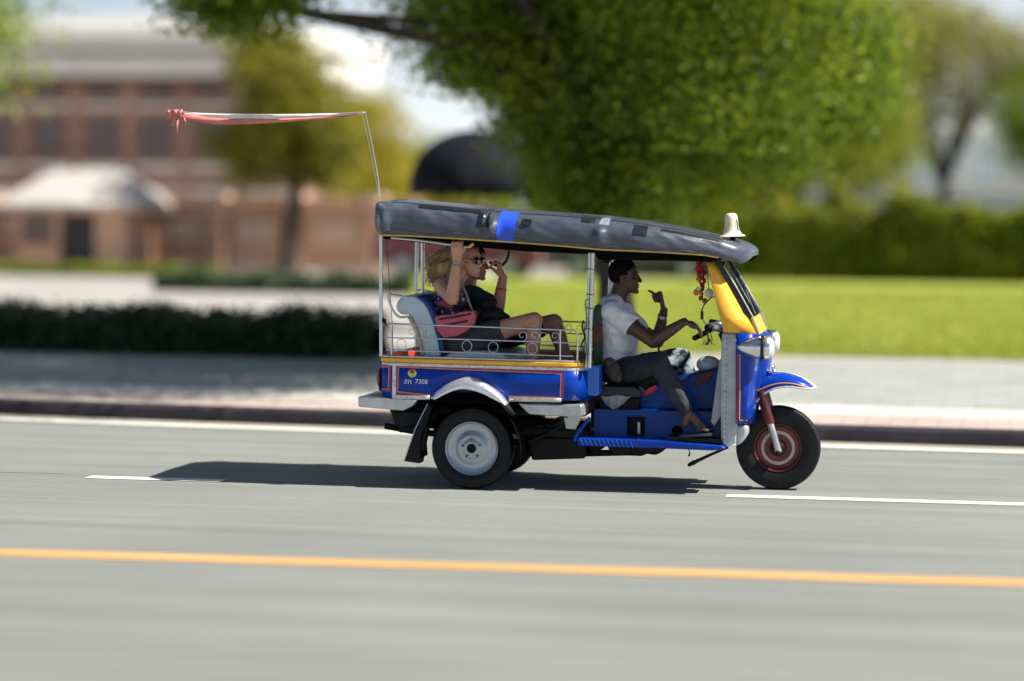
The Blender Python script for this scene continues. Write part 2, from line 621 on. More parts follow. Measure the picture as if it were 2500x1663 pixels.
# ================================================================== THE SETTING
def paving(name, c0, c1, sx, sy, joint=0.5, bump=0.3):
    m = mat(name, c0, 0.85, col2=c1, vscale=0.9, bump=0, lo=0.3, hi=0.7)
    nt = m.node_tree
    b = nt.nodes["Principled BSDF"]
    t = nt.nodes.new("ShaderNodeTexCoord")
    br = nt.nodes.new("ShaderNodeTexBrick")
    br.inputs["Scale"].default_value = 1.0
    br.inputs["Brick Width"].default_value = sx
    br.inputs["Row Height"].default_value = sy
    br.inputs["Mortar Size"].default_value = 0.008
    br.inputs["Color1"].default_value = (1, 1, 1, 1)
    br.inputs["Color2"].default_value = (0.86, 0.86, 0.86, 1)
    br.inputs["Mortar"].default_value = (joint, joint, joint, 1)
    nt.links.new(t.outputs["Object"], br.inputs["Vector"])
    src = b.inputs["Base Color"].links[0].from_socket
    mu = nt.nodes.new("ShaderNodeMixRGB")
    mu.blend_type = 'MULTIPLY'
    mu.inputs[0].default_value = 1.0
    nt.links.new(src, mu.inputs[1])
    nt.links.new(br.outputs["Color"], mu.inputs[2])
    nt.links.new(mu.outputs[0], b.inputs["Base Color"])
    return m


def road_mat():
    m = mat("asphalt", (0.192, 0.202, 0.190), 0.86, col2=(0.258, 0.266, 0.240), vscale=1.0, stretch=(0.05, 2.4, 1.0),
            lo=0.3, hi=0.7, detail=8)
    nt = m.node_tree
    b = nt.nodes["Principled BSDF"]
    t = nt.nodes.new("ShaderNodeTexCoord")
    src = b.inputs["Base Color"].links[0].from_socket
    # fine aggregate and broad grey patches
    n1 = nt.nodes.new("ShaderNodeTexNoise")
    n1.inputs["Scale"].default_value = 130.0
    n1.inputs["Detail"].default_value = 3.0
    n2 = nt.nodes.new("ShaderNodeTexNoise")
    n2.inputs["Scale"].default_value = 0.35
    n2.inputs["Detail"].default_value = 5.0
    n3 = nt.nodes.new("ShaderNodeTexNoise")
    n3.inputs["Scale"].default_value = 1.0
    n3.inputs["Detail"].default_value = 6.0
    g = nt.nodes.new("ShaderNodeMapping")
    g.inputs["Scale"].default_value = (0.25, 16.0, 1.0)
    nt.links.new(t.outputs["Object"], g.inputs[0])
    nt.links.new(g.outputs[0], n3.inputs["Vector"])
    col = src
    n4 = nt.nodes.new("ShaderNodeTexNoise")
    n4.inputs["Scale"].default_value = 24.0
    n4.inputs["Detail"].default_value = 6.0
    n4.inputs["Roughness"].default_value = 0.75
    for n, lo, hi, a, c in ((n4, 0.3, 0.7, 0.90, 1.09), (n1, 0.3, 0.7, 0.86, 1.12), (n2, 0.35, 0.65, 0.90, 1.07), (n3, 0.35, 0.7, 0.88, 1.07)):
        if not n.inputs["Vector"].is_linked:
            nt.links.new(t.outputs["Object"], n.inputs["Vector"])
        r = nt.nodes.new("ShaderNodeMapRange")
        r.inputs[1].default_value, r.inputs[2].default_value = lo, hi
        r.inputs[3].default_value, r.inputs[4].default_value = a, c
        nt.links.new(n.outputs[0], r.inputs[0])
        mu = nt.nodes.new("ShaderNodeMixRGB")
        mu.blend_type = 'MULTIPLY'
        mu.inputs[0].default_value = 1.0
        nt.links.new(col, mu.inputs[1])
        nt.links.new(r.outputs[0], mu.inputs[2])
        col = mu.outputs[0]
    nt.links.new(col, b.inputs["Base Color"])
    bp = nt.nodes.new("ShaderNodeBump")
    bp.inputs["Strength"].default_value = 0.25
    bp.inputs["Distance"].default_value = 0.006
    nt.links.new(n1.outputs[0], bp.inputs["Height"])
    nt.links.new(bp.outputs[0], b.inputs["Normal"])


road_mat()
mat("yellow_line", (0.58, 0.335, 0.125), 0.8, var=0.18, vscale=1.0, stretch=(0.6, 14, 1), bump=0.1, bscale=80)
mat("white_line", (0.74, 0.74, 0.70), 0.8, var=0.12, vscale=1.2, stretch=(0.6, 14, 1), bump=0.1, bscale=80)
mat("gutter_concrete", (0.36, 0.33, 0.27), 0.85, var=0.15, vscale=1.4, bump=0.1, bscale=50)
mat("kerb_stone", (0.026, 0.024, 0.032), 0.85, spec=0.2, col2=(0.050, 0.044, 0.052), vscale=2.0, bump=0.15, bscale=30)
paving("pink_paving", (0.47, 0.38, 0.34), (0.56, 0.46, 0.41), 0.4, 0.2)
paving("white_paving", (0.58, 0.56, 0.52), (0.66, 0.64, 0.60), 0.6, 0.3)
paving("grey_paving", (0.32, 0.33, 0.31), (0.40, 0.41, 0.39), 0.6, 0.6, joint=0.72)
paving("court_paving", (0.36, 0.34, 0.31), (0.46, 0.43, 0.40), 1.2, 1.2, joint=0.8)
mat("lawn_green", (0.27, 0.33, 0.035), 0.9, col2=(0.36, 0.41, 0.055), vscale=0.35, bump=0.4, bscale=25)
mat("far_ground", (0.20, 0.22, 0.14), 0.9, var=0.2, vscale=0.05)
mat("bark", (0.050, 0.040, 0.032), 0.9, var=0.4, vscale=7, bump=0.8, bscale=14)
leaf_mat("leaf_deep", (0.030, 0.090, 0.008), (0.150, 0.245, 0.014), (0.40, 0.47, 0.030), 0.55, 0.4)
leaf_mat("leaf_olive", (0.11, 0.13, 0.016), (0.26, 0.25, 0.020), (0.38, 0.34, 0.03), 0.45)
leaf_mat("leaf_bright", (0.11, 0.19, 0.014), (0.24, 0.30, 0.020), (0.36, 0.38, 0.03), 0.5)
leaf_mat("leaf_gold", (0.30, 0.29, 0.02), (0.46, 0.41, 0.03), (0.60, 0.50, 0.05), 0.5)
leaf_mat("leaf_pale", (0.20, 0.23, 0.05), (0.32, 0.32, 0.08), (0.42, 0.38, 0.12), 0.45)
leaf_mat("leaf_hedge", (0.05, 0.12, 0.014), (0.15, 0.23, 0.018), (0.42, 0.44, 0.03), 0.5, 0.9)
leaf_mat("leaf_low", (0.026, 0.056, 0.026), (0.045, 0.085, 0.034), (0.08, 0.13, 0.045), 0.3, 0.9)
leaf_mat("leaf_shrub", (0.16, 0.20, 0.014), (0.30, 0.32, 0.018), (0.46, 0.44, 0.03), 0.45, 0.9)
mat("hedge_core", (0.010, 0.018, 0.006), 0.9, var=0.3, vscale=4)
mat("brick_orange", (0.58, 0.33, 0.215), 0.85, col2=(0.70, 0.44, 0.31), vscale=0.5, bump=0.1, bscale=14)
mat("brick_brown", (0.34, 0.195, 0.150), 0.85, col2=(0.45, 0.275, 0.215), vscale=0.4, bump=0.1, bscale=14)
mat("peach_plinth", (0.76, 0.55, 0.41), 0.8, var=0.1, vscale=0.7)
mat("white_plaster", (0.80, 0.77, 0.70), 0.8, var=0.06, vscale=0.6)
mat("pale_roof", (0.50, 0.46, 0.42), 0.7, var=0.12, vscale=1.0)
mat("pale_blue_wall", (0.42, 0.52, 0.60), 0.7, var=0.06, vscale=0.4)
mat("dark_opening", (0.030, 0.024, 0.024), 0.5, var=0.3, vscale=1.5)
mat("window_glass", (0.11, 0.08, 0.075), 0.3, coat=0.5, var=0.3, vscale=0.8)
mat("shutter", (0.28, 0.14, 0.10), 0.6, var=0.2, vscale=3)
mat("rail_steel", (0.06, 0.06, 0.065), 0.5, metal=0.5, var=0.2, vscale=6)
mat("umbrella_black", (0.005, 0.006, 0.011), 0.8, col2=(0.010, 0.011, 0.019), vscale=3, spec=0.2)
mat("car_maroon", (0.13, 0.012, 0.030), 0.25, coat=0.8, var=0.1, vscale=2)
mat("car_slate", (0.040, 0.042, 0.055), 0.25, coat=0.8, var=0.1, vscale=2)
mat("car_glass", (0.012, 0.014, 0.018), 0.06, coat=0.6, var=0.2, vscale=2)
mat("lamp_white", (0.75, 0.75, 0.72), 0.2, coat=0.6, var=0.05, vscale=9)


def struct(name, mb, m, **k):
    k.setdefault("smooth", 0)
    o = mb.build(name, m, None, **k)
    o["kind"] = "structure"
    return o


def kerb_y(x):
    t = 2.0 - x
    if t < 0:
        return 3.65 + 0.02 * t * math.exp(t / 8)
    if t < 14:
        return 3.65 + 0.02 * t + 0.005 * t * t
    return 3.65 + 0.28 + 0.98 + 0.16 * (t - 14)


XS = [-140, -90, -60, -40, -28] + [x * 0.5 for x in range(-48, 25)] + [16, 24, 40, 70, 120]


def band(o0, o1, z0, z1=None):
    """a sheet that follows the kerb between two offsets"""
    mb = MB()
    z1 = z0 if z1 is None else z1
    mb.loft([[(x, kerb_y(x) + o0, z0), (x, kerb_y(x) + o1, z1)] for x in XS])
    return mb


struct("ground", MB().add([(-900, -900, -0.06), (900, -900, -0.06), (900, 1800, -0.06), (-900, 1800, -0.06)], [(0, 1, 2, 3)]), "far_ground")
mb = MB()
mb.loft([[(x, -26.0, 0.0), (x, -10, 0.0), (x, kerb_y(x) + 0.02, 0.0)] for x in XS])
struct("road", mb, "asphalt")
yl_ = lambda x: -4.176 + 0.0599 * x
mb = MB().add([(x, yl_(x) + d, 0.004) for x, d in ((-60, -.125), (60, -.125), (60, .125), (-60, .125))], [(0, 1, 2, 3)])
struct("yellow_road_line", mb, "yellow_line")


def lane_y(x):
    return -0.505 + 0.0258 * x


for x0, x1 in ((-11.8, -7.3), (-2.72, -1.75), (1.72, 6.2), (10.8, 15.3)):
    struct("lane_dash", MB().add([(x0, lane_y(x0) - .08, .004), (x1, lane_y(x1) - .08, .004), (x1, lane_y(x1) + .08, .004), (x0, lane_y(x0) + .08, .004)], [(0, 1, 2, 3)]), "white_line")
struct("gutter", band(-0.38, 0.03, 0.004), "gutter_concrete")
struct("edge_line", band(-0.54, -0.35, 0.008), "white_line")
# kerb with a face, a rounded lip and a top
mb = MB()
mb.loft([[(x, kerb_y(x) + a, z) for a, z in ((0, -0.02), (0.012, 0.10), (0.022, 0.122), (0.045, 0.132), (0.20, 0.134), (0.20, 0.0))] for x in XS])
struct("kerb", mb, "kerb_stone", smooth=50)
struct("pink_pavement", band(0.20, 1.30, 0.130), "pink_paving")
struct("white_pavement", band(1.30, 2.30, 0.130), "white_paving")
struct("pavement", band(2.30, 9.0, 0.130), "grey_paving")
mb = MB()
mb.loft([[(x, kerb_y(x) + 9.0, 0.130), (x, 100.0, 0.130)] for x in XS])
struct("forecourt", mb, "court_paving")

# lawn: a turf slab on the paving, with blades over it
LAWN = [(-3.6, 13.6), (70, 13.9), (70, 45.2), (-11.5, 45.0)]
struct("lawn", MB().slab(LAWN, 0.10, 0.165), "lawn_green")


def blades(name, n, area, h, m, label, zbase):
    (x0, x1, y0, y1), keep = area
    x = rng.uniform(x0, x1, n)
    y = y0 + (y1 - y0) * rng.uniform(0, 1, n) ** 1.6
    k = keep(x, y)
    x, y = x[k], y[k]
    n = len(x)
    a = rng.uniform(0, 2 * np.pi, n)
    w = rng.uniform(0.008, 0.016, n)
    hh = h * rng.uniform(0.5, 1.2, n)
    lx, ly = rng.normal(0, 0.03, n), rng.normal(0, 0.03, n)
    co = np.zeros((n, 3, 3))
    co[:, 0] = np.stack([x - np.cos(a) * w, y - np.sin(a) * w, np.full(n, zbase)], 1)
    co[:, 1] = np.stack([x + np.cos(a) * w, y + np.sin(a) * w, np.full(n, zbase)], 1)
    co[:, 2] = np.stack([x + lx, y + ly, zbase + hh], 1)
    me = bpy.data.meshes.new(name)
    me.vertices.add(n * 3)
    me.vertices.foreach_set("co", co.ravel())
    me.loops.add(n * 3)
    me.loops.foreach_set("vertex_index", np.arange(n * 3, dtype=np.int32))
    me.polygons.add(n)
    me.polygons.foreach_set("loop_start", np.arange(0, n * 3, 3, dtype=np.int32))
    me.update(calc_edges=True)
    at_ = me.attributes.new("tint", 'FLOAT', 'POINT')
    at_.data.foreach_set("value", np.repeat(rng.uniform(0, 1, n), 3).astype(np.float32))
    o = finish(name, me, m, None, smooth=0)
    return tag(o, label, "grass", kind="stuff")


leaf_mat("grass_blade", (0.22, 0.30, 0.025), (0.33, 0.38, 0.04), (0.44, 0.46, 0.08), 0.3, 0.3)
blades("grass", 110000, ((-10, 9, 13.85, 40), lambda x, y: x > -3.4 - (y - 13.6) * 0.25), 0.075, "grass_blade",
       "bright yellow green mown grass of the park lawn", 0.16)


# ------------------------------------------------------------------ leaves, trees, hedges
def leaf_mesh(name, pos, nrm_bias, size, m, tint=None):
    """one small folded leaf per position"""
    n = len(pos)
    d = rng.normal(size=(n, 3))
    d[:, 2] *= 0.6
    d /= np.linalg.norm(d, axis=1)[:, None]
    nn = rng.normal(size=(n, 3)) + nrm_bias
    side = np.cross(d, nn)
    side /= np.linalg.norm(side, axis=1)[:, None] + 1e-9
    up = np.cross(side, d)
    L = (size * rng.uniform(0.6, 1.3, n))[:, None]
    Wd = L * 0.30
    co = np.zeros((n, 4, 3))
    co[:, 0] = pos - d * L * 0.5
    co[:, 1] = pos + side * Wd + up * L * 0.10
    co[:, 2] = pos + d * L * 0.5
    co[:, 3] = pos - side * Wd + up * L * 0.10
    me = bpy.data.meshes.new(name)
    me.vertices.add(n * 4)
    me.vertices.foreach_set("co", co.ravel())
    me.loops.add(n * 4)
    me.loops.foreach_set("vertex_index", np.arange(n * 4, dtype=np.int32))
    me.polygons.add(n)
    me.polygons.foreach_set("loop_start", np.arange(0, n * 4, 4, dtype=np.int32))
    me.update(calc_edges=True)
    a = me.attributes.new("tint", 'FLOAT', 'POINT')
    tv = rng.uniform(0, 1, n) ** 1.5 if tint is None else tint
    a.data.foreach_set("value", np.repeat(tv, 4).astype(np.float32))
    me.materials.append(MATS[m])
    return me


def crown_points(lobes, per, flat=0.7):
    """clumps spread through the lobes, leaves spread round each clump"""
    P, T, cl = [], [], []
    for c, r, n, cr_ in lobes:
        c, r = np.array(c), np.array(r)
        for _ in range(n):
            v = rng.normal(size=3)
            v /= np.linalg.norm(v)
            q = c + v * r * rng.uniform(0.45, 1.0)
            cl.append(q)
            k = int(per * rng.uniform(0.6, 1.3))
            p = np.clip(rng.normal(size=(k, 3)), -1.7, 1.7) * cr_ * rng.uniform(0.7, 1.25) * 0.5
            p[:, 2] *= flat
            P.append(q + p)
            T.append(np.clip(rng.uniform(0, 1, k) ** 1.5 * 0.5 + rng.uniform(-0.1, 0.65), 0, 1))
    return np.concatenate(P), np.concatenate(T), cl


def tree(name, label, base, height, rad, lobes, per, size, m, limbs=9, group=None, flat=0.7):
    """base point, trunk height and radius; lobes are given relative to the base"""
    b = Vector(base)
    t = thing(name, label, "tree", b, group=group)
    P, T, cl = crown_points(lobes, per, flat)
    me = leaf_mesh("crown", P, np.array([0, 0, 0.8]), size, m, T)
    o = bpy.data.objects.new("crown", me)
    COL.objects.link(o)
    o.parent = t
    mb = MB()
    top = Vector((random.uniform(-.3, .3), random.uniform(-.3, .3), height))
    mb.tube([(0, 0, -0.1), (0.02, 0, 0.15), top * 0.5, top], [rad * 1.5, rad * 1.1, rad * 0.9, rad * 0.7], 10)
    pick = [cl[i] for i in rng.choice(len(cl), min(limbs, len(cl)), replace=False)]
    for q in pick:
        q = Vector(q)
        mid = top * 0.6 + q * 0.4 + Vector((0, 0, 0.12 * q.length * random.uniform(0, 0.6)))
        mb.tube([top * random.uniform(0.75, 1.0), mid, q], [rad * 0.5, rad * 0.3, rad * 0.1], 6)
    k = mb.mesh("trunk")
    k.materials.append(MATS["bark"])
    k.shade_smooth()
    tr = bpy.data.objects.new("trunk", k)
    COL.objects.link(tr)
    tr.parent = t
    return t


def copy_tree(src, loc, rz, sc, label):
    c = src.copy()
    COL.objects.link(c)
    c.location = loc
    c.rotation_euler = (0, 0, rz)
    c.scale = (sc, sc, sc)
    c["label"] = label
    for ch in list(src.children):
        d = ch.copy()
        COL.objects.link(d)
        d.parent = c
    return c


def gp(px, depth, z=0.13):
    p = deep(px, HORIZON, depth)
    return Vector((p.x, p.y, z))


# the big shade tree: trunk behind the driver, crown reaching over the forecourt
tb = gp(1510, 28.0)
low = lambda px, py, depth: tuple(deep(px, py, depth) - tb)
tree("shade_tree", "big dense dark green tree towering behind the middle of the three wheeler", tb, 3.2, 0.20,
     [((-0.6, -1.9, 7.7), (6.0, 5.3, 2.9), 370, 1.4),
      (low(1600, 120, 27.5), (1.7, 1.9, 1.15), 70, 0.85),
      (low(1290, 30, 28), (1.2, 1.6, 0.8), 44, 0.8),
      (low(1420, 270, 28.5), (0.8, 1.3, 0.75), 40, 0.65),
      (low(1880, 60, 28.5), (1.4, 1.6, 1.1), 46, 0.8),
      (low(1560, 425, 29), (1.2, 1.3, 0.50), 44, 0.55),
      (low(1800, 360, 29), (0.9, 1.2, 0.55), 24, 0.6),
      (low(2060, 190, 29), (0.7, 1.2, 0.6), 16, 0.6),
      (low(1500, 475, 27), (0.75, 0.5, 0.30), 20, 0.45),
      (low(1180, 150, 28), (0.35, 0.8, 0.3), 9, 0.45),
      (low(620, -30, 26.5), (0.85, 1.2, 0.32), 20, 0.5)],
     520, 0.080, "leaf_deep", 24)
# olive tree in front of the brick wall
tree("olive_tree", "olive and yellow leaved tree in front of the orange brick wall", gp(706, 66.0), 2.6, 0.26,
     [((-0.4, 0, 4.6), (1.2, 1.3, 2.2), 44, 0.8), ((0.6, 0, 3.6), (1.2, 1.2, 1.5), 34, 0.75), ((-1.2, 0.3, 3.3), (0.9, 1.0, 0.9), 16, 0.7)],
     150, 0.2, "leaf_olive", 10)
# tree whose branches come in at the upper left edge
tree("edge_tree", "dark leafed tree whose branches reach in at the upper left edge", gp(-230, 45.0), 3.0, 0.22,
     [((0.0, 0, 5.0), (2.2, 2.2, 1.7), 60, 1.0)], 160, 0.17, "leaf_deep", 8)
# trees behind the hedge, right of the big tree
t1 = tree("park_tree", "bright green tree behind the hedge just right of the big shade tree", gp(1890, 76.0), 3.0, 0.26,
          [((0, 0, 6.2), (4.2, 3.0, 3.6), 150, 1.3), ((-1.6, 0, 3.2), (2.6, 2.2, 1.4), 50, 1.1), ((2.2, 0, 3.6), (1.8, 1.8, 1.2), 36, 1.1)], 170, 0.20, "leaf_bright", 12,
          group="trees behind the park hedge")
tree("park_tree", "sparse pale yellow green tree standing before the pale blue building", gp(2290, 82.0), 3.4, 0.22,
     [((0, 0, 6.6), (3.6, 3.0, 1.8), 64, 1.2), ((-1.2, 0, 8.0), (2.4, 2.4, 1.5), 40, 1.2), ((-2.6, 0, 5.0), (2.0, 1.6, 1.4), 34, 1.0)], 150, 0.20, "leaf_pale", 12,
     group="trees behind the park hedge")
tree("park_tree", "dark rounded tree cut off by the right edge of the picture", gp(2560, 80.0), 2.8, 0.24,
     [((0, 0, 5.0), (1.9, 1.9, 1.9), 60, 1.0)], 150, 0.2, "leaf_deep", 8, group="trees behind the park hedge")
copy_tree(t1, gp(1440, 88.0), 1.9, 0.85, "bright green tree farther back behind the black umbrella")
tree("golden_tree", "yellow leaved rounded tree right of the olive tree above the brick wall", gp(862, 74.0), 2.2, 0.2,
     [((0, 0, 3.6), (1.5, 1.4, 1.6), 46, 0.9), ((0.6, 0, 2.7), (1.3, 1.2, 0.9), 24, 0.8)], 170, 0.17, "leaf_gold", 8)
t2 = tree("distant_tree", "yellow green distant tree left of the black umbrella", gp(1010, 118.0), 2.0, 0.25,
          [((0, 0, 3.2), (3.0, 2.6, 1.7), 60, 1.3)], 140, 0.26, "leaf_bright", 8, group="distant trees on the skyline")
copy_tree(t2, gp(1130, 125.0), 1.1, 0.72, "small distant tree right behind the black umbrella")
copy_tree(t2, gp(1680, 118.0), 2.3, 1.1, "distant tree in the gap between the two bright park trees")
copy_tree(t2, gp(1960, 122.0), 4.0, 1.0, "distant tree at the left end of the pale blue building")


def hedge(name, label, p0, p1, depth, h, n, size, m, group=None, z=0.13, rough=0.12):
    """clipped hedge: dark woody core wrapped in leaves, the outline uneven"""
    b = (Vector(p0) + Vector(p1)) / 2
    t = thing(name, label, "hedge", (b.x, b.y, z), group=group)
    x0, x1 = p0[0], p1[0]
    y0 = p0[1]
    mb = MB()
    nn = 24
    rows = []
    for i in range(nn + 1):
        u = i / nn
        x = x0 + (x1 - x0) * u
        hh = h * (0.86 + rough * math.sin(u * 21 + x0) * 0.5 + rough * math.sin(u * 47) * 0.3)
        rows.append([(x, y0 + .12, z), (x, y0 + .12, z + hh * .8), (x, y0 + .3, z + hh), (x, y0 + depth - .3, z + hh), (x, y0 + depth - .1, z)])
    mb.loft(rows)
    mb.build("woody_core", "hedge_core", t, smooth=60)
    u = rng.uniform(0, 1, n)
    x = x0 + (x1 - x0) * u
    hh = h * (0.95 + rough * np.sin(u * 21 + x0) * 0.5 + rough * np.sin(u * 47) * 0.3)
    s = rng.uniform(0, 1, n)
    front = s < 0.55
    y = np.where(front, y0 + rng.normal(0.06, 0.07, n), y0 + rng.uniform(0, depth, n))
    zz = np.where(front, z + hh * rng.uniform(0.02, 1, n), z + hh + rng.normal(0, 0.06, n))
    P = np.stack([x, y, zz], 1)
    tint = np.clip(((zz - z) / h) ** 3 * 0.5 + rng.uniform(0, .4, n), 0, 1)
    me = leaf_mesh("foliage", P, np.array([0, -0.6, 0.8]), size, m, rng.uniform(0, 1, n))
    o = bpy.data.objects.new("foliage", me)
    COL.objects.link(o)
    o.parent = t
    o.location = -Vector(t["base"])
    return t


hy = 45.3
hx = lambda px: at(px, 600, hy).x
hedge("park_hedge", "tall dense hedge with yellow green top at the far edge of the lawn", (hx(1800), hy), (hx(2150), hy), 1.6, 1.75, 16000, 0.15, "leaf_hedge", "hedges along the lawn")
hedge("park_hedge", "darker rounded hedge at the right end of the lawn", (hx(2150) + .05, hy - .2), (hx(3500), hy - .2), 1.8, 2.0, 40000, 0.15, "leaf_hedge", "hedges along the lawn", rough=0.18)
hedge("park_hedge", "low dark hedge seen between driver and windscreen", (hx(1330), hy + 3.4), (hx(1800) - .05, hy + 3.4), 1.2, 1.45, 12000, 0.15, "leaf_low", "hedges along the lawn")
hedge("flowering_shrubs", "row of yellow green sunlit shrubs rising behind the park hedge", (hx(1700), hy + 2.0), (hx(2280), hy + 2.0), 1.6, 2.1, 13000, 0.15, "leaf_shrub", rough=0.3)
q0, q1 = gp(-500, 29.0), gp(905, 29.0)
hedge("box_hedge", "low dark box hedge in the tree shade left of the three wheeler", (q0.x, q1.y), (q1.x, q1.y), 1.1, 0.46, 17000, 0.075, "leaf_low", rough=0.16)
q0, q1 = gp(330, 50.0), gp(1000, 50.0)
hedge("box_hedge", "thin dark clipped hedge added for the shadow strip across the pale forecourt", (q0.x, q1.y), (q1.x, q1.y), 0.7, 0.34, 5000, 0.10, "leaf_low", rough=0.3)  # low hedge put in where a tree shadow crosses the paving
q0, q1 = gp(-200, 60), gp(520, 60)
hedge("flower_bed", "short green planting strip before the gatehouse", (q0.x, q1.y), (q1.x, q1.y), 0.9, 0.22, 3500, 0.12, "leaf_bright")


# far wood closing the view all along the horizon
nw = 60000
u = rng.uniform(-1, 1, nw)
xw_ = u * 330
yw_ = 250 + 30 * np.cos(u * 2.2) + rng.normal(0, 5, nw)
hw_ = 7.5 + 1.8 * np.sin(xw_ * .11) + 1.3 * np.sin(xw_ * .37 + 1) + 0.8 * np.sin(xw_ * .9)
zw_ = hw_ * rng.uniform(0, 1, nw) ** .7
me = leaf_mesh("distant_wood", np.stack([xw_, yw_, zw_], 1), np.array([0, -.5, .8]), 1.6, "leaf_bright")
wd = bpy.data.objects.new("distant_wood", me)
COL.objects.link(wd)
tag(wd, "far green wood along the horizon behind everything", "wood", kind="stuff")

# ------------------------------------------------------------------ buildings
def win(parent, x0, x1, z0, z1, y, frame="white_plaster", pane="window_glass", mull=1):
    """a recessed window: pane set back, frame, sill"""
    p = MB().box((x0, y - 0.02, z0), (x1, y + 0.02, z1)).build("window", pane, parent, smooth=0)
    mb = MB()
    f = 0.07
    mb.box((x0 - f, y - .10, z0), (x0, y - .03, z1)).box((x1, y - .10, z0), (x1 + f, y - .03, z1))
    mb.box((x0 - f, y - .10, z1), (x1 + f, y - .03, z1 + f))
    for k in range(mull):
        xm = x0 + (x1 - x0) * (k + 1) / (mull + 1)
        mb.box((xm - .025, y - .07, z0), (xm + .025, y - .03, z1))
    fr = mb.build("frame", frame, p, smooth=0)
    MB().box((x0 - .12, y - .18, z0 - .08), (x1 + .12, y - .03, z0)).build("sill", frame, p, smooth=0)
    return p


# two storey brown brick hall with white eaves
HB = 66.0
bx0, bx1 = at(-950, 500, HB).x, at(720, 500, HB).x
zz = lambda py, px=420, Y=HB: at(px, py, Y).z
hall = thing("brick_hall", "brown brick two storey hall with broad white eaves and string courses", "building", ((bx0 + bx1) / 2, HB, 0.13))
MB().box((bx0, HB, 0.1), (bx1, HB + 9, zz(205))).build("wall", "brick_brown", hall, smooth=0)
for y_, nm, t_, pr in ((260, "string_course", .16, .10), (408, "string_course", .18, .10), (467, "string_course", .14, .09)):
    MB().box((bx0 - .1, HB - pr, zz(y_) - t_ / 2), (bx1 + .1, HB + .02, zz(y_) + t_ / 2)).build(nm, "white_plaster", hall, smooth=0)
ev = MB().box((bx0 - .5, HB - .9, zz(188)), (bx1 + .5, HB + 9.6, zz(136))).build("lower_eave", "white_plaster", hall, smooth=0, bevel=.03)
MB().box((bx0 + .2, HB - .35, zz(136) + .01), (bx1 - .2, HB + 9.2, zz(124))).build("clerestory", "dark_opening", hall, smooth=0)
up_ = MB().box((bx0 - .7, HB - 1.1, zz(123)), (bx1 + .7, HB + 9.8, zz(76))).build("upper_eave", "white_plaster", hall, smooth=0, bevel=.03)
rf = MB()
zr = zz(76) + .01
rf.add([(bx0 - .6, HB - 1, zr), (bx1 + .6, HB - 1, zr), (bx1 + .6, HB + 9.6, zr), (bx0 - .6, HB + 9.6, zr), (bx0 + 4, HB + 4.3, zr + .75), (bx1 - 4, HB + 4.3, zr + .75)],
       [(0, 1, 5, 4), (1, 2, 5), (2, 3, 4, 5), (3, 0, 4), (0, 3, 2, 1)])
rf.build("roof", "pale_roof", hall, smooth=0)
nb = 13
for i in range(nb):
    xa = bx0 + (bx1 - bx0) * (i + .24) / nb
    xb = bx0 + (bx1 - bx0) * (i + .76) / nb
    win(hall, xa, xb, zz(385), zz(290), HB - .03, "shutter")
    win(hall, xa, xb, zz(249), zz(215), HB - .03, "shutter")
    xp = bx0 + (bx1 - bx0) * i / nb
    MB().box((xp - .14, HB - .16, 0.13), (xp + .14, HB - .002, zz(205))).build("pilaster", "brick_brown", hall, smooth=0)

# orange compound wall with pilasters, plinth and coping
WB = 48.6
wx0, wx1 = at(-1000, 600, WB).x, at(1010, 600, WB).x
wz = lambda py: at(500, py, WB).z
wall = thing("compound_wall", "orange brick compound wall with pilasters and pale coping", "wall", ((wx0 + wx1) / 2, WB, .13))
MB().box((wx0, WB, .1), (wx1, WB + .35, wz(496))).build("brickwork", "brick_orange", wall, smooth=0)
MB().box((wx0, WB - .12, .1), (wx1, WB - .002, wz(640))).build("plinth", "peach_plinth", wall, smooth=0, bevel=.02)
MB().box((wx0 - .05, WB - .14, wz(496) + .002), (wx1 + .05, WB + .45, wz(482))).build("coping", "brick_orange", wall, smooth=0, bevel=.015)
for i in range(11):
    x = wx0 + (wx1 - wx0) * (i + .5) / 11
    p = MB().box((x - .2, WB - .18, .13), (x + .2, WB - .003, wz(500))).build("pilaster", "brick_orange", wall, smooth=0)
    MB().box((x - .27, WB - .24, wz(500) + .003), (x + .27, WB + .5, wz(474))).build("cap", "peach_plinth", p, smooth=0, bevel=.02)
for i in range(11):
    x = wx0 + (wx1 - wx0) * i / 11 - .5
    MB().box((x, WB - .06, wz(585)), (x + 1.1, WB - .004, wz(540))).build("panel", "peach_plinth", wall, smooth=0, bevel=.01)
# steel rail fence in front of the wall, left part
fx0, fx1 = at(-300, 600, WB - 2).x, at(560, 600, WB - 2).x
fen = thing("rail_fence", "dark steel fence of horizontal rails before the brick wall", "fence", ((fx0 + fx1) / 2, WB - 2, .13))
for k, z in enumerate((.35, .75, 1.15, 1.5)):
    MB().tube([(fx0, WB - 2, .13 + z), (fx1, WB - 2, .13 + z)], .022, 6).build("rail", "rail_steel", fen)
for k in range(7):
    x = fx0 + (fx1 - fx0) * k / 6
    MB().box((x - .04, WB - 2.04, .13), (x + .04, WB - 1.96, 1.72)).build("post", "rail_steel", fen, smooth=0)
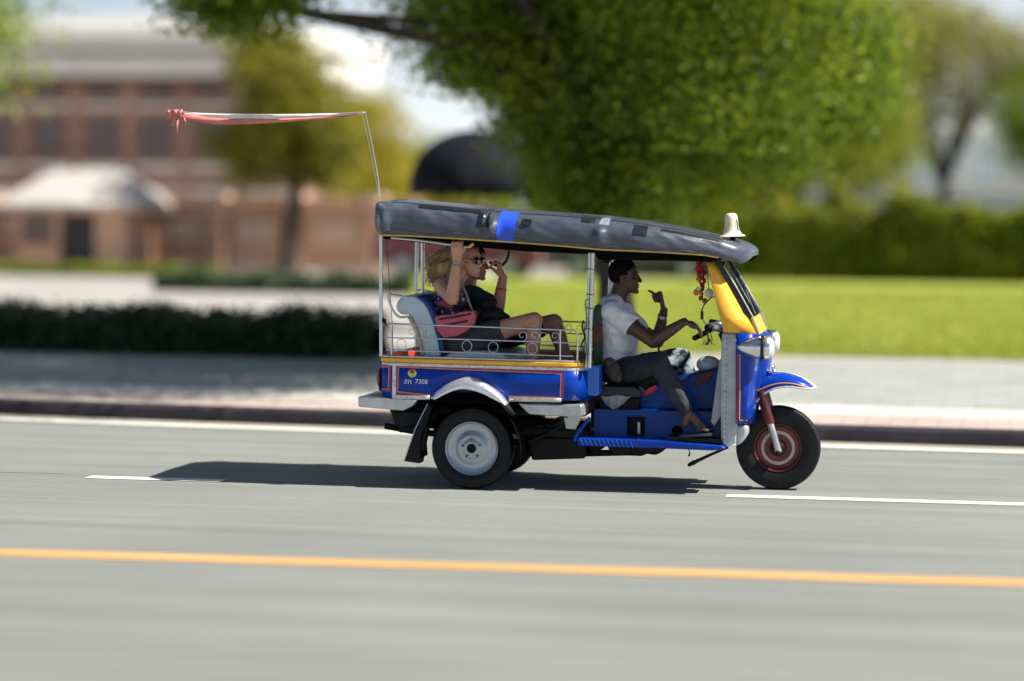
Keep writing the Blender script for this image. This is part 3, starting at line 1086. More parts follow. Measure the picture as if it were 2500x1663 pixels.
# gatehouse with pale hipped roof
GB = 46.0
gx0, gx1 = at(40, 600, GB).x, at(300, 600, GB).x
gz = lambda py: at(170, py, GB).z
gate = thing("gatehouse", "small brown gatehouse with pale hipped roof and dark doorway", "building", ((gx0 + gx1) / 2, GB, .13))
dx0, dx1 = at(145, 600, GB).x, at(232, 600, GB).x
wl_ = MB()
wl_.box((gx0, GB, .1), (dx0, GB + 2.6, gz(500))).box((dx1, GB, .1), (gx1, GB + 2.6, gz(500))).box((dx0, GB, gz(520)), (dx1, GB + 2.6, gz(500)))
wl_.build("wall", "brick_orange", gate, smooth=0)
d_ = MB().box((dx0 + .02, GB + .18, .13), (dx1 - .02, GB + .24, gz(521))).build("door", "dark_opening", gate, smooth=0)
MB().ball((dx1 - .12, GB + .16, 1.1), .035, seg=8, rings=6).build("handle", "polished", d_)
r0, r1 = gx0 - .45, gx1 + .55
rz = gz(500) + .01
MB().add([(r0, GB - .5, rz), (r1, GB - .5, rz), (r1, GB + 3.1, rz), (r0, GB + 3.1, rz), (r0 + 1.0, GB + 1.3, rz + .95), (r1 - 1.0, GB + 1.3, rz + .95),
          (r0, GB - .5, rz - .12), (r1, GB - .5, rz - .12), (r1, GB + 3.1, rz - .12), (r0, GB + 3.1, rz - .12)],
         [(0, 1, 5, 4), (1, 2, 5), (2, 3, 4, 5), (3, 0, 4), (0, 6, 7, 1), (1, 7, 8, 2), (2, 8, 9, 3), (3, 9, 6, 0), (6, 9, 8, 7)]).build("roof", "pale_roof", gate, smooth=0)
win(gate, gx0 + .25, dx0 - .25, gz(590), gz(530), GB - .03, "shutter")

# pale blue building with white canopies at the right
PB = 76.0
px0, px1 = at(1960, 400, PB).x, at(2720, 400, PB).x
pz = lambda py: at(2250, py, PB).z
pav = thing("pale_blue_building", "pale blue building behind the hedge at the right", "building", ((px0 + px1) / 2, PB, .13))
MB().box((px0, PB, .1), (px1, PB + 8, pz(335))).build("wall", "pale_blue_wall", pav, smooth=0)
MB().box((px0 - .3, PB - .4, pz(335) + .01), (px1 + .3, PB + 8.4, pz(318))).build("roof_edge", "white_plaster", pav, smooth=0)
for i in range(5):
    xa = px0 + (px1 - px0) * (i + .22) / 5
    xb = px0 + (px1 - px0) * (i + .78) / 5
    win(pav, xa, xb, pz(435), pz(365), PB - .03, "white_plaster", "pale_blue_wall", 2)
for (a, b, yy, lab) in ((1975, 2205, 462, 0), (2225, 2700, 460, 1)):
    xa, xb = at(a, 460, PB - 3).x, at(b, 460, PB - 3).x
    c = MB().box((xa, PB - 3.0, at(2250, yy, PB - 3).z - .10), (xb, PB - .004, at(2250, yy, PB - 3).z + .06)).build("canopy", "white_plaster", pav, smooth=0, bevel=.02)
    for k in range(4):
        x = xa + .15 + (xb - xa - .3) * k / 3
        MB().tube([(x, PB - 2.8, .13), (x, PB - 2.8, at(2250, yy, PB - 3).z - .09)], .05, 8).build("column", "white_plaster", c)


# ------------------------------------------------------------------ parked cars behind the lawn
def car(name, label, base, paint, van):
    x, y = base.x, base.y
    t = thing(name, label, "van" if van else "car", base, group="cars parked beyond the lawn")
    z0 = base.z
    L = 4.3
    if van:
        low_ = [(-2.15, .32), (-2.15, .95), (-2.05, 1.08), (1.35, 1.10), (2.0, .98), (2.15, .75), (2.15, .32)]
        cab = [(-2.06, 1.07), (-1.9, 1.72), (-1.6, 1.84), (.55, 1.82), (.95, 1.66), (1.42, 1.09)]
    else:
        low_ = [(-2.2, .35), (-2.2, .75), (-2.1, .93), (-1.2, .97), (1.1, .95), (1.95, .84), (2.2, .66), (2.2, .35)]
        cab = [(-1.45, .95), (-.85, 1.38), (-.5, 1.44), (.35, 1.43), (.65, 1.34), (1.2, .94)]
    sh = lambda pts: [(x + a, z0 + b) for a, b in pts]
    MB().prism(sh(low_), y - .85, y + .85).build("body", paint, t, bevel=.08, seg=3)
    c = MB().prism(sh(cab), y - .74, y + .74).build("cabin", paint, t, bevel=.07, seg=3)
    zc0, zc1 = (1.14, 1.66) if van else (1.0, 1.35)
    spans = ((-1.7, -.75), (-.65, .2), (.3, .82)) if van else ((-1.0, -.42), (-.34, .28), (.36, .78))
    for s in (-1, 1):
        for a, b in spans:
            MB().add([(x + a - .12 * (a < -.9), y + s * .752, z0 + zc0), (x + b + .18 * (b > .7), y + s * .752, z0 + zc0), (x + b, y + s * .748, z0 + zc1), (x + a, y + s * .748, z0 + zc1)],
                     [(0, 1, 2, 3)]).build("window", "car_glass", c, smooth=0, solid=.012)
    for sx in (-1.35, 1.35):
        for s in (-1, 1):
            w = MB().lathe([(-.1, .2), (-.1, .29), (-.06, .32), (.06, .32), (.1, .29), (.1, .2)], (x + sx, y + s * .80, z0 + .32), (0, 1, 0), 24).build("wheel", "rubber", t)
            MB().lathe([(-.015, .05), (-.015, .19), (.015, .19), (.015, .05)], (x + sx, y + s * .905, z0 + .32), (0, 1, 0), 18).build("rim", "hub_steel", w)
    for s in (-1, 1):
        MB().ball((x + 2.12, y + s * .62, z0 + .70), (.06, .16, .09), seg=10, rings=6).build("headlight", "lamp_white", t)
        MB().ball((x - 2.14, y + s * .66, z0 + .78), (.05, .12, .12), seg=10, rings=6).build("tail_lamp", "red_lens", t)
    return t


car("parked_van", "maroon van parked beyond the lawn, behind the passengers", gp(1130, 63.5), "car_maroon", True)
car("parked_car", "dark slate saloon parked beyond the lawn, behind the middle post", gp(1560, 63.0), "car_slate", False)

# ------------------------------------------------------------------ black market umbrella
ub = gp(1158, 36.0)
um = thing("market_umbrella", "big black domed umbrella standing behind the three wheeler roof", "umbrella", ub)
zt, zb_ = 3.02, 2.06
mb = MB()
rows = []
NS = 48
for i in range(9):
    t = i / 8
    rad = 0.97 * math.sin(t * math.pi / 2 * 1.02)
    rows.append([])
    for k in range(NS):
        a = 2 * math.pi * k / NS
        sc = 1 - 0.045 * t * abs(math.sin(4 * a))
        zz_ = zb_ + (zt - zb_) * math.cos(t * math.pi / 2) ** 0.9 + 0.05 * t * t * abs(math.sin(4 * a))
        rows[-1].append((ub.x + max(rad, .004) * sc * math.cos(a), ub.y + max(rad, .004) * sc * math.sin(a), zz_))
mb.loft(rows, True)
can = mb.build("canopy", "umbrella_black", um, smooth=30, solid=.008)
for k in range(8):
    a = 2 * math.pi * k / 8
    MB().tube([(ub.x, ub.y, 2.5), (ub.x + .5 * math.cos(a), ub.y + .5 * math.sin(a), 2.72), ], .010, 5).build("rib", "rail_steel", um)
MB().tube([(ub.x, ub.y, .13), (ub.x, ub.y, 3.12)], .025, 8).build("pole", "rail_steel", um)
MB().lathe([(0, .28), (.06, .28), (.09, .12), (.3, .05), (.3, .03)], (ub.x, ub.y, .131), (0, 0, 1), 20).build("base", "dark_metal", um)

# ================================================================== THE THREE WHEELER
TT = thing("tuk_tuk", "blue three wheeled taxi with black canopy and yellow windscreen panels driving on the road", "tuk tuk", (0.7, 0, 0), M_VEH)


def part(name, mb, m, parent=None, **k):
    return mb.build(name, m, parent if parent is not None else TT, **k)


def poly(pts, yl):
    return [XZ(a, b, yl) for a, b in pts]


# ---- wheels
def tyre(c, Rr, w, rim, m="rubber"):
    """rounded carcass with two shallow circumferential grooves"""
    h = w / 2
    prof = [(-h * .72, rim), (-h * .95, rim + (Rr - rim) * .25), (-h, rim + (Rr - rim) * .55), (-h * .9, Rr * .955), (-h * .7, Rr * .988),
            (-h * .36, Rr * .998), (-h * .32, Rr * .975), (-h * .24, Rr * .975), (-h * .2, Rr), (h * .2, Rr), (h * .24, Rr * .975), (h * .32, Rr * .975), (h * .36, Rr * .998),
            (h * .7, Rr * .988), (h * .9, Rr * .955), (h, rim + (Rr - rim) * .55), (h * .95, rim + (Rr - rim) * .25), (h * .72, rim)]
    return MB().lathe(prof, c, (0, 1, 0), 64)


RW = 0.279
xw = XZ(1151, 1098, -.57)[0]
for s in (-1, 1):
    c = (xw, s * .50, RW)
    w = thing_w = part("rear_wheel", tyre(c, RW, .15, .178), "rubber", smooth=30)
    f = lambda a: s * a
    prof = [(.058, .182), (.066, .184), (.072, .180), (.066, .172), (.052, .165), (.046, .150), (.040, .128), (.046, .110), (.060, .098), (.066, .080), (.062, .066), (.070, .050), (.074, .036), (.072, .030)]
    rim_ = part("rim", MB().lathe([(s * a, r) for a, r in prof], c, (0, 1, 0), 56), "hub_steel", w, smooth=35)
    part("hub_cap", MB().lathe([(s * .070, .031), (s * .084, .029), (s * .088, .022), (s * .076, .018), (s * .076, .002)], c, (0, 1, 0), 24), "dark_metal", w)
    for k in range(5):
        a = 2 * math.pi * (k + .3) / 5
        part("wheel_nut", MB().lathe([(s * .060, .009), (s * .076, .009), (s * .080, .005)], (c[0] + .064 * math.cos(a), c[1], c[2] + .064 * math.sin(a)), (0, 1, 0), 6), "hub_steel", w, smooth=0)
RF = 0.288
xf, zf = XZ(1899, 1096, -.06)[0], RF
c = (xf, 0, zf)
fw_ = part("front_wheel", tyre(c, RF, .135, .160), "rubber", smooth=30)
for s in (-1, 1):
    part("rim", MB().lathe([(s * .050, .166), (s * .058, .164), (s * .052, .152), (s * .036, .142), (s * .030, .118), (s * .034, .060), (s * .05, .045), (s * .054, .02)], c, (0, 1, 0), 48), "red_rim", fw_, smooth=35)
    part("rim_band", MB().lathe([(s * .033, .118), (s * .040, .116), (s * .041, .096), (s * .034, .093)], c, (0, 1, 0), 48), "rim_band", fw_, smooth=30)
    part("hub", MB().lathe([(s * .03, .05), (s * .075, .045), (s * .085, .03), (s * .085, .002)], c, (0, 1, 0), 20), "dark_metal", fw_)

# ---- chassis, axle and engine under the floor
part("rear_axle", MB().tube([(xw, -.43, RW), (xw, .43, RW)], .045, 12).ball((xw, 0, RW), (.14, .13, .13)), "dark_metal")
ch = MB()
for s in (-1, 1):
    ch.prism([(-.55, .46), (.78, .40), (.80, .34), (-.55, .40)], s * .34 - .03, s * .34 + .03)
    ch.prism(poly([(1290, 1066), (1432, 1068), (1429, 1119), (1300, 1123)], -.3), s * .30 - .03, s * .30 + .03)
    ch.prism(poly([(955, 1004), (1045, 1004), (1040, 1030), (985, 1046), (965, 1036)], -.45), s * .42 - .06, s * .42 + .06)
    ch.prism(poly([(978, 1040), (1035, 1030), (1020, 1056), (976, 1055)], -.3), s * .30 - .05, s * .30 + .05)
ch.box((.45, -.34, .36), (.52, .34, .44)).box((-.50, -.34, .36), (-.44, .34, .44))
part("chassis", ch, "dark_metal", bevel=.012)
en = MB().prism(poly([(1478, 1076), (1600, 1080), (1606, 1098), (1566, 1114), (1497, 1112), (1485, 1096)], -.25), -.25, .2)
en.prism(poly([(1568, 1080), (1640, 1084), (1616, 1104), (1600, 1112), (1576, 1108)], -.15), -.15, .15)
en.prism(poly([(1432, 1076), (1478, 1076), (1470, 1096), (1455, 1108), (1440, 1104)], -.2), -.2, .1)
part("engine", en, "dark_metal", bevel=.012)
part("exhaust_pipe", MB().tube([J(1560, 1104, -.1), J(1400, 1108, -.15), J(1240, 1075, -.18), J(1020, 1055, -.2), J(940, 1040, -.2)], .022, 10), "dark_metal")
part("silencer", MB().lathe([(0, .02), (.03, .055), (.30, .055), (.34, .02)], J(1400, 1098, -.22), (-1, 0, 0), 16), "dark_metal")
part("foot_pedal", MB().tube([J(1777, 1092, -.30), J(1740, 1108, -.34), J(1705, 1124, -.36), J(1690, 1132, -.37)], [.010, .010, .012, .016], 8).capsule(J(1694, 1129, -.33), .016, J(1683, 1135, -.40), .013), "dark_metal")
part("drain_hose", MB().tube([J(1680, 1094, -.3), J(1684, 1104, -.3), J(1682, 1114, -.3)], [.004, .004, .008], 6), "wire_black")
part("leaf_spring", MB().tube([J(1060, 1046, -.36), J(1150, 1062, -.36), J(1260, 1046, -.36)], .02, 8), "dark_metal")
part("strut", MB().tube([J(1372, 1040, -.42), J(1330, 1062, -.40), J(1290, 1078, -.38)], .014, 8), "dark_metal")
part("brace", MB().tube([J(1440, 1020, -.45), J(1408, 1060, -.45), J(1402, 1076, -.45)], .012, 8), "blue_shade")
part("tow_plate", MB().prism(poly([(1378, 1020), (1420, 1020), (1405, 1048), (1382, 1046)], -.35), -.36, -.34), "aluminium", smooth=0)

# ---- rear body: walls following a rounded plan, cut by the wheel arches
YS = .60
xr, xfr = XZ(932, 900, -YS)[0], XZ(1426, 930, -YS)[0]
ztop = lambda x: np.interp(x, [xr, xfr], [XZ(934, 886, -YS)[1], XZ(1427, 900, -YS)[1]])
zbot = lambda x: np.interp(x, [xr, xfr], [XZ(934, 969, -YS)[1], XZ(1423, 979, -YS)[1]])
ARCH_O = [(1052, 972), (1064, 957.5), (1089, 938), (1115, 925.5), (1140, 919), (1166, 922), (1191, 936), (1217, 955), (1236, 976), (1243, 985)]
ARCH_I = [(1062, 975), (1073, 969), (1091, 960), (1110, 952.5), (1131, 949), (1154, 952.5), (1179, 960.5), (1204, 973), (1228, 985.5), (1233, 990)]
axo = [XZ(a, b, -.62)[0] for a, b in ARCH_O]
azo = [XZ(a, b, -.62)[1] for a, b in ARCH_O]


def wall_bottom(x, y):
    zb = zbot(x)
    if abs(y) > .5 and axo[0] < x < axo[-1]:
        zb = max(zb, np.interp(x, axo, azo) - .02)
    return zb


def plan(n=12, rf=.15, rr=.05):
    """half outline from the middle of the back to the middle of the front (near side, y < 0)"""
    P = [(xr, 0), (xr, -.3)]
    for i in range(n + 1):
        a = i / n * math.pi / 2
        P.append((xr + rr - rr * math.cos(a), -YS + rr - rr * math.sin(a)))
    for x in np.linspace(xr + rr + .01, xfr - rf - .01, 60):
        P.append((x, -YS))
    for i in range(n + 1):
        a = i / n * math.pi / 2
        P.append((xfr - rf + rf * math.sin(a), -YS + rf - rf * math.cos(a)))
    P += [(xfr, -.3), (xfr, 0)]
    return P


PL = plan()
loop = PL + [(x, -y) for x, y in reversed(PL[1:-1])]
rows = [[(x, y, wall_bottom(x, y)) for x, y in loop], [(x, y, (wall_bottom(x, y) + ztop(x)) / 2) for x, y in loop], [(x, y, ztop(x)) for x, y in loop]]
body = part("rear_body", MB().loft(rows, True), "blue_paint", solid=.016, smooth=50)
part("floor", MB().box((xr + .02, -.42, .50), (xfr - .02, .42, .53)), "dark_metal", smooth=0)
part("under_tray", MB().box((xr + .05, -.56, .585), (xfr - .06, .56, .60)), "liner", smooth=0)


def ring(off, zlo, zhi, name, m, sub=None, n=6):
    """a raised moulding round the body at a height range given as offsets from the top line"""
    sec = [(off * .3, zlo), (off, zlo + (zhi - zlo) * .2), (off, zhi - (zhi - zlo) * .2), (off * .3, zhi), (-.01, zhi), (-.01, zlo)]
    rows = []
    for i, (x, y) in enumerate(loop):
        p, q = loop[i - 1], loop[(i + 1) % len(loop)]
        t = Vector((q[0] - p[0], q[1] - p[1], 0)).normalized()
        nn = Vector((-t.y, t.x, 0))
        if nn.dot(Vector((x - .1, y, 0))) < 0:
            nn = -nn
        rows.append([(x + nn.x * o, y + nn.y * o, ztop(x) + z) for o, z in sec])
    rows.append(rows[0])
    return part(name, MB().loft(rows, True), m, sub or body, smooth=50)


ring(.016, .006, .038, "yellow_rail", "yellow_paint")
ring(.010, -.022, .006, "white_moulding", "white_trim")
ring(.010, .038, .052, "grey_lip", "aluminium")


def sill(x0, x1):
    mb = MB()
    mb.loft([[(x, -YS - .012, zbot(x) - .012), (x, -YS - .014, zbot(x) + .012), (x, -YS - .002, zbot(x) + .016)] for x in np.linspace(x0, x1, 6)])
    return mb


part("sill_strip", sill(XZ(960, 970, -YS)[0], XZ(1050, 970, -YS)[0]), "white_trim", body, solid=.004)
part("sill_strip", sill(XZ(1243, 980, -YS)[0], xfr - .15), "white_trim", body, solid=.004)
part("corner_strip", MB().prism(poly([(958, 888), (967, 888), (966, 972), (957, 972)], -.61), -.613, -.6), "white_trim", body, bevel=.003)


# pinstripes: flat bars 2 mm proud of the side
def bar(a, b, wpx, yo):
    a, b = Vector(a), Vector(b)
    d = (b - a).normalized()
    n = Vector((-d.y, d.x)) * wpx / 2
    return MB().prism(poly([a + n, b + n, b - n, a - n], -YS), -YS - yo, -YS - .006)


def frame_lines(pts, wpx, yo, name, m):
    n = len(pts)
    for i in range(n):
        part(name, bar(pts[i], pts[(i + 1) % n], wpx, yo), m, body, smooth=0)


frame_lines([(970.5, 892.5), (1374, 908.5), (1372.5, 972)], 3.2, .0105, "magenta_stripe", "magenta_line") if False else None
for a, b in (((969.5, 892), (1376, 909)), ((1376, 908), (1373, 973)), ((969.5, 891), (967.5, 960)), ((967.5, 959), (1050, 968)), ((1242, 971), (1374, 974))):
    part("magenta_stripe", bar(a, b, 4.6, .0098), "magenta_line", body, smooth=0)
for a, b in (((973.5, 896), (1371, 912.5)), ((1371, 912), (1368, 970)), ((973.5, 895.5), (971.5, 956)), ((971.5, 956), (1050, 964.5)), ((1242, 967.5), (1369, 970.5))):
    part("orange_stripe", bar(a, b, 2.0, .0112), "orange_line", body, smooth=0)
for a, b in (((933.5, 892), (954, 893)), ((953.5, 892), (952, 955)), ((952, 954), (933, 952))):
    part("magenta_stripe", bar(a, b, 4.0, .0098), "magenta_line", body, smooth=0)
for a, b in (((934, 895.5), (950, 896.5)), ((950, 896), (948.5, 950)), ((949, 950), (933, 948.5))):
    part("orange_stripe", bar(a, b, 1.8, .0112), "orange_line", body, smooth=0)


# lettering and round emblem on the side
def text_mesh(body_txt, size):
    c = bpy.data.curves.new("t", 'FONT')
    c.body = body_txt
    c.size = size
    c.extrude = .001
    o = bpy.data.objects.new("t", c)
    COL.objects.link(o)
    dg = bpy.context.evaluated_depsgraph_get()
    me = bpy.data.meshes.new_from_object(o.evaluated_get(dg))
    bpy.data.objects.remove(o)
    return me


for txt, px, py, size in (("สก", 985.5, 936.5, .048), ("7308", 1013, 936.5, .044)):
    me = text_mesh(txt, size)
    p = J(px, py, -YS - .0105)
    me.transform(Matrix.Translation(p) @ Matrix.Rotation(R(1.2), 4, 'Y') @ Matrix.Rotation(R(90), 4, 'X'))
    finish("lettering", me, "white_print", body, smooth=0)


def emblem_mat():
    m = bpy.data.materials.new("emblem_print")
    m.use_nodes = True
    nt = m.node_tree
    b = nt.nodes["Principled BSDF"]
    b.inputs["Roughness"].default_value = .4
    t = nt.nodes.new("ShaderNodeTexCoord")
    sp = nt.nodes.new("ShaderNodeSeparateXYZ")
    nt.links.new(t.outputs["Generated"], sp.inputs[0])
    r = nt.nodes.new("ShaderNodeValToRGB")
    e = r.color_ramp.elements
    e[0].position, e[0].color = .1, (.25, .60, .28, 1)
    e[1].position, e[1].color = .85, (.55, .06, .06, 1)
    k = e.new(.45)
    k.color = (.72, .68, .16, 1)
    k = e.new(.66)
    k.color = (.75, .35, .10, 1)
    nt.links.new(sp.outputs["Z"], r.inputs[0])
    nt.links.new(r.outputs[0], b.inputs["Base Color"])
    MATS["emblem_print"] = m


emblem_mat()
pe = J(1006.5, 911, -YS - .0082)
part("emblem", MB().lathe([(0, .030), (-.003, .030), (-.0035, .029), (-.0035, .0002)], pe, (0, 1, 0), 32), "emblem_print", body)
pal = MB()
for dx, dz in ((-.016, .002), (-.012, .012), (-.004, .017), (.006, .015), (.014, .006), (.012, -.004)):
    pal.tube([(pe.x + .001, pe.y - .005, pe.z + .004), (pe.x + dx * .6, pe.y - .005, pe.z + .004 + dz * .9), (pe.x + dx, pe.y - .005, pe.z + dz * .5)], [.0016, .0014, .0005], 5)
pal.tube([(pe.x + .001, pe.y - .005, pe.z + .004), (pe.x + .003, pe.y - .005, pe.z - .012), (pe.x - .001, pe.y - .005, pe.z - .026)], [.0013, .0013, .0016], 5)
part("palm_motif", pal, "dark_metal", body)

# fenders over the rear wheels
for s in (-1, 1):
    rows = []
    n = len(ARCH_O)
    co = curve_pts([J(a, b, -.61) for a, b in ARCH_O], 40)
    ci = curve_pts([J(a, b, -.655) for a, b in ARCH_I], 40)
    for o, i in zip(co, ci):
        m_ = (o + i) / 2
        row = [Vector((o.x, .604, o.z)), Vector((o.x * .8 + i.x * .2, .635, o.z * .8 + i.z * .2 + .003)), Vector((m_.x, .658, m_.z)), Vector((i.x * .8 + o.x * .2, .667, i.z * .8 + o.z * .2)), Vector((i.x, .665, i.z)), Vector((i.x, .645, i.z + .006))]
        rows.append([(p.x, s * p.y, p.z) for p in row])
    part("rear_fender", MB().loft(rows), "chrome", smooth=70, solid=.004)
    # dark lip that runs on down in front of the wheel
    a = [J(1236, 978, -.61), J(1250, 997, -.60), J(1262, 1013, -.59)]
    b = [J(1224, 990, -.65), J(1238, 1006, -.64), J(1251, 1017, -.62)]
    part("fender_end", MB().loft([[(p.x, s * abs(p.y), p.z), ((p.x + q.x) / 2, s * (abs(q.y) + .01), (p.z + q.z) / 2 + .01), (q.x, s * abs(q.y), q.z)] for p, q in zip(a, b)]), "seat_black", smooth=70, solid=.006)
    # wheel well lining
    rows = []
    for k in range(15):
        a_ = R(-12 + 204 * k / 14)
        rows.append([(xw + .345 * math.cos(a_), s * y, RW + .335 * math.sin(a_)) for y in (.625, .5, .40)])
    part("wheel_well", MB().loft(rows), "liner", smooth=60, solid=.004)
    part("well_wall", MB().prism([(xw - .34, .40), (xw - .2, .60), (xw, .64), (xw + .2, .60), (xw + .34, .40)], s * .395, s * .405), "liner", smooth=0)
    # mud flap
    fl = [XZ(p, q, -.55) for p, q in ((1046, 984), (1058, 992), (1044, 1040), (1027, 1131), (987, 1125), (1016, 1046))]
    part("mud_flap", MB().prism(fl, s * .58, s * .45), "rubber", bevel=.006)
    part("flap_edge", MB().tube([J(1044, 986, -.585), J(1014, 1047, -.585), J(986, 1125, -.585)] if s < 0 else [(p.x, .585, p.z) for p in (J(1044, 986, -.585), J(1014, 1047, -.585), J(986, 1125, -.585))], .004, 6), "tube_metal")
    # silver side step in front of the wheel
    st = poly([(1263, 984), (1421, 988), (1424, 1018), (1402, 1019), (1291, 1012)], -.6)
    part("side_step", MB().prism(st, s * .605, s * .40), "aluminium", bevel=.014, seg=3)
    # rear step beam with bent end
    bm_ = poly([(875, 968.5), (1020, 976), (1006, 992), (984, 1003), (876, 993)], -.6)
    part("bumper_arm", MB().prism(bm_, s * .615, s * .50), "aluminium", bevel=.006)
bx_ = XZ(875, 980, -.6)
part("rear_bumper", MB().box((bx_[0] + .002, -.50, XZ(876, 992, -.6)[1]), (bx_[0] + .06, .50, XZ(875, 969, -.6)[1])), "aluminium", bevel=.006)
part("front_sill", MB().box((xfr - .10, -.40, XZ(1424, 1018, -.6)[1]), (xfr - .01, .40, XZ(1421, 989, -.6)[1])), "aluminium", bevel=.012)
# tail lamps
for s in (-1, 1):
    zt_, zb2 = XZ(925, 900, -.58)[1], XZ(925, 955, -.58)[1]
    tl = part("tail_lamp", MB().box((xr - .028, s * .52 - .045, zb2), (xr - .004, s * .52 + .045, zt_)), "dark_metal", bevel=.008)
    part("lens", MB().ball((xr - .028, s * .52, (zt_ + zb2) / 2 + .006), (.026, .036, (zt_ - zb2) * .40)), "red_lens", tl)
part("number_plate", MB().box((xr - .02, -.17, .66), (xr - .012, .17, .78)), "white_print", bevel=.003)
part("brake_lamp", MB().ball(J(1005, 862, -.1), (.022, .03, .022)), "brake_glow")
part("lamp_bracket", MB().tube([J(1002, 872, -.1), J(1004, 864, -.1)], .012, 8), "dark_metal")


# ---- posts
def both(pts):
    return pts, [(p[0], -p[1], p[2]) for p in pts]


for pl in both([J(930.5, 870, -.58), J(930, 700, -.58), J(930, 575, -.60)]):
    part("rear_post", MB().tube(pl, .0125, 12), "tube_metal")
for pl in both([J(1439, 898, -.56), J(1443, 760, -.56), J(1448, 618, -.58)]):
    po = part("middle_post", MB().tube(pl, .013, 12), "tube_metal")
    off = Vector((-.024, .02 if pl[0][1] < 0 else -.02, 0))
    part("post_tube", MB().tube([Vector(p) + off for p in pl], .012, 12), "tube_metal", po)
    for k in (.12, .34, .52, .64, .86):
        q = Vector(pl[0]).lerp(Vector(pl[2]), k) + off * .5
        part("cable_tie", MB().tube([q + Vector((.028 * math.cos(t), .026 * math.sin(t), .003 * math.sin(2 * t))) for t in np.linspace(0, 2 * math.pi, 13)], .0022, 5), "wire_black", po)
part("post_wire", MB().tube(curve_pts([J(1437, 730, -.575), J(1429, 735, -.58), J(1430, 752, -.58), J(1433, 790, -.58), J(1426, 812, -.58), J(1432, 850, -.58), J(1428, 890, -.58)], 30), .0035, 6), "wire_black")
part("lock_chain", MB().tube(curve_pts([J(1425, 782, -.58), J(1421, 800, -.58), J(1428, 822, -.58), J(1420, 842, -.58), J(1428, 866, -.58), J(1418, 884, -.58)], 30), .006, 6), "dark_metal")
part("antenna_wire", MB().tube([J(943, 585, -.5), J(950, 680, -.5), J(958, 800, -.5), J(960, 866, -.5)], .0022, 5), "wire_black")

# ---- rails above the near and far side of the tub
for s in (-1, 1):
    m_ = lambda p: (p.x, s * abs(p.y), p.z)
    rail = part("side_rail", MB().tube([m_(p) for p in curve_pts([J(944, 790.5, -.585), J(1150, 797, -.585), J(1380, 806, -.585), J(1402, 808, -.585), J(1409, 816, -.585), J(1410, 840, -.585), J(1409, 880, -.585)], 30)], .0062, 8), "tube_metal")
    part("lower_rail", MB().tube([m_(J(943, 824.5, -.585)), m_(J(1150, 829, -.585)), m_(J(1411, 838, -.585))], .0048, 8), "tube_metal", rail)
    part("bottom_rail", MB().tube([m_(J(943, 854.6, -.585)), m_(J(1150, 861, -.585)), m_(J(1400, 870, -.585))], .0048, 8), "tube_metal", rail)
    for px in (956, 1368):
        part("upright", MB().tube([m_(J(px, 790 + (px - 944) * .035, -.585)), m_(J(px, 872 + (px - 944) * .03, -.585))], .006, 8), "tube_metal", rail)
    for px, py in ((980, 841), (1140, 845), (1204, 848), (1300, 851)):
        cc = J(px, py, -.585)
        part("ring_ornament", MB().tube([(cc.x + .033 * math.cos(t), s * .585, cc.z + .036 * math.sin(t)) for t in np.linspace(0, 2 * math.pi, 25)], .0024, 6), "tube_metal", rail)
    for px in (1020, 1290, 1340):
        mb = MB()
        for sg in (-1, 1):
            cc = J(px + sg * 15, 810 + (px - 944) * .028, -.585)
            mb.tube([(cc.x + sg * (.030 - .0036 * t) * math.cos(t * sg if sg > 0 else math.pi - t), s * .585, cc.z + (.030 - .0036 * t) * math.sin(t)) for t in np.linspace(-1.6, 5.6, 30)], .0022, 5)
        part("scroll_ornament", mb, "tube_metal", rail)
    part("rail_clamp", MB().ball(m_(J(938, 783, -.585)), .014).tube([m_(J(936, 776, -.585)), m_(J(940, 790, -.585)), m_(J(947, 795, -.585))], .006, 6), "dark_metal", rail)

# ---- bench for the passengers
SB = [(966, 750), (970, 735), (982, 724), (998, 720), (1016, 725), (1034, 738), (1046, 756), (1057, 785), (1068, 825), (1076, 872), (1036, 872), (1028, 835), (1018, 800), (1006, 776), (996, 768), (980, 768), (970, 762)]
sb = part("bench_back", MB().prism(poly(SB, -.46), -.46, .46), "seat_white", bevel=.018, seg=3)
part("blue_front", MB().loft([[(p.x + .012, y, p.z) for y in (-.462, 0, .462)] for p in curve_pts([J(a, b, -.46) for a, b in ((1016, 724), (1034, 737), (1047, 756), (1058, 785), (1069, 825), (1077, 870))], 20)]), "seat_blue", sb, solid=.016)
part("cream_back", MB().loft([[(p.x - .006, y, p.z) for y in (-.463, 0, .463)] for p in curve_pts([J(a, b, -.46) for a, b in ((999, 772), (1010, 790), (1019, 812), (1027, 840), (1034, 870))], 16)]), "seat_cream", sb, solid=.022)
part("bench_cushion", MB().prism(poly([(1070, 900), (1070, 876), (1100, 862), (1150, 857), (1200, 859), (1232, 868), (1240, 885), (1236, 905)], -.46), -.46, .46), "seat_white", bevel=.03, seg=3)
part("bench_base", MB().prism(poly([(1060, 960), (1060, 900), (1225, 906), (1225, 960)], -.42), -.42, .42), "seat_blue", bevel=.01)
for s in (-1, 1):
    part("arm_loop", MB().tube([(p.x, s * abs(p.y), p.z) for p in curve_pts([J(1000, 727, -.50), J(970, 722, -.50), J(948, 720, -.50), J(951, 738, -.50), J(962, 762, -.50), J(976, 774, -.50), J(995, 773, -.50)], 28)], .0085, 8), "tube_metal")
part("far_rear_post", MB().tube([J(1032, 728, .30), J(1032, 592, .30)], .014, 10), "tube_metal")

from mathutils import noise as mnoise
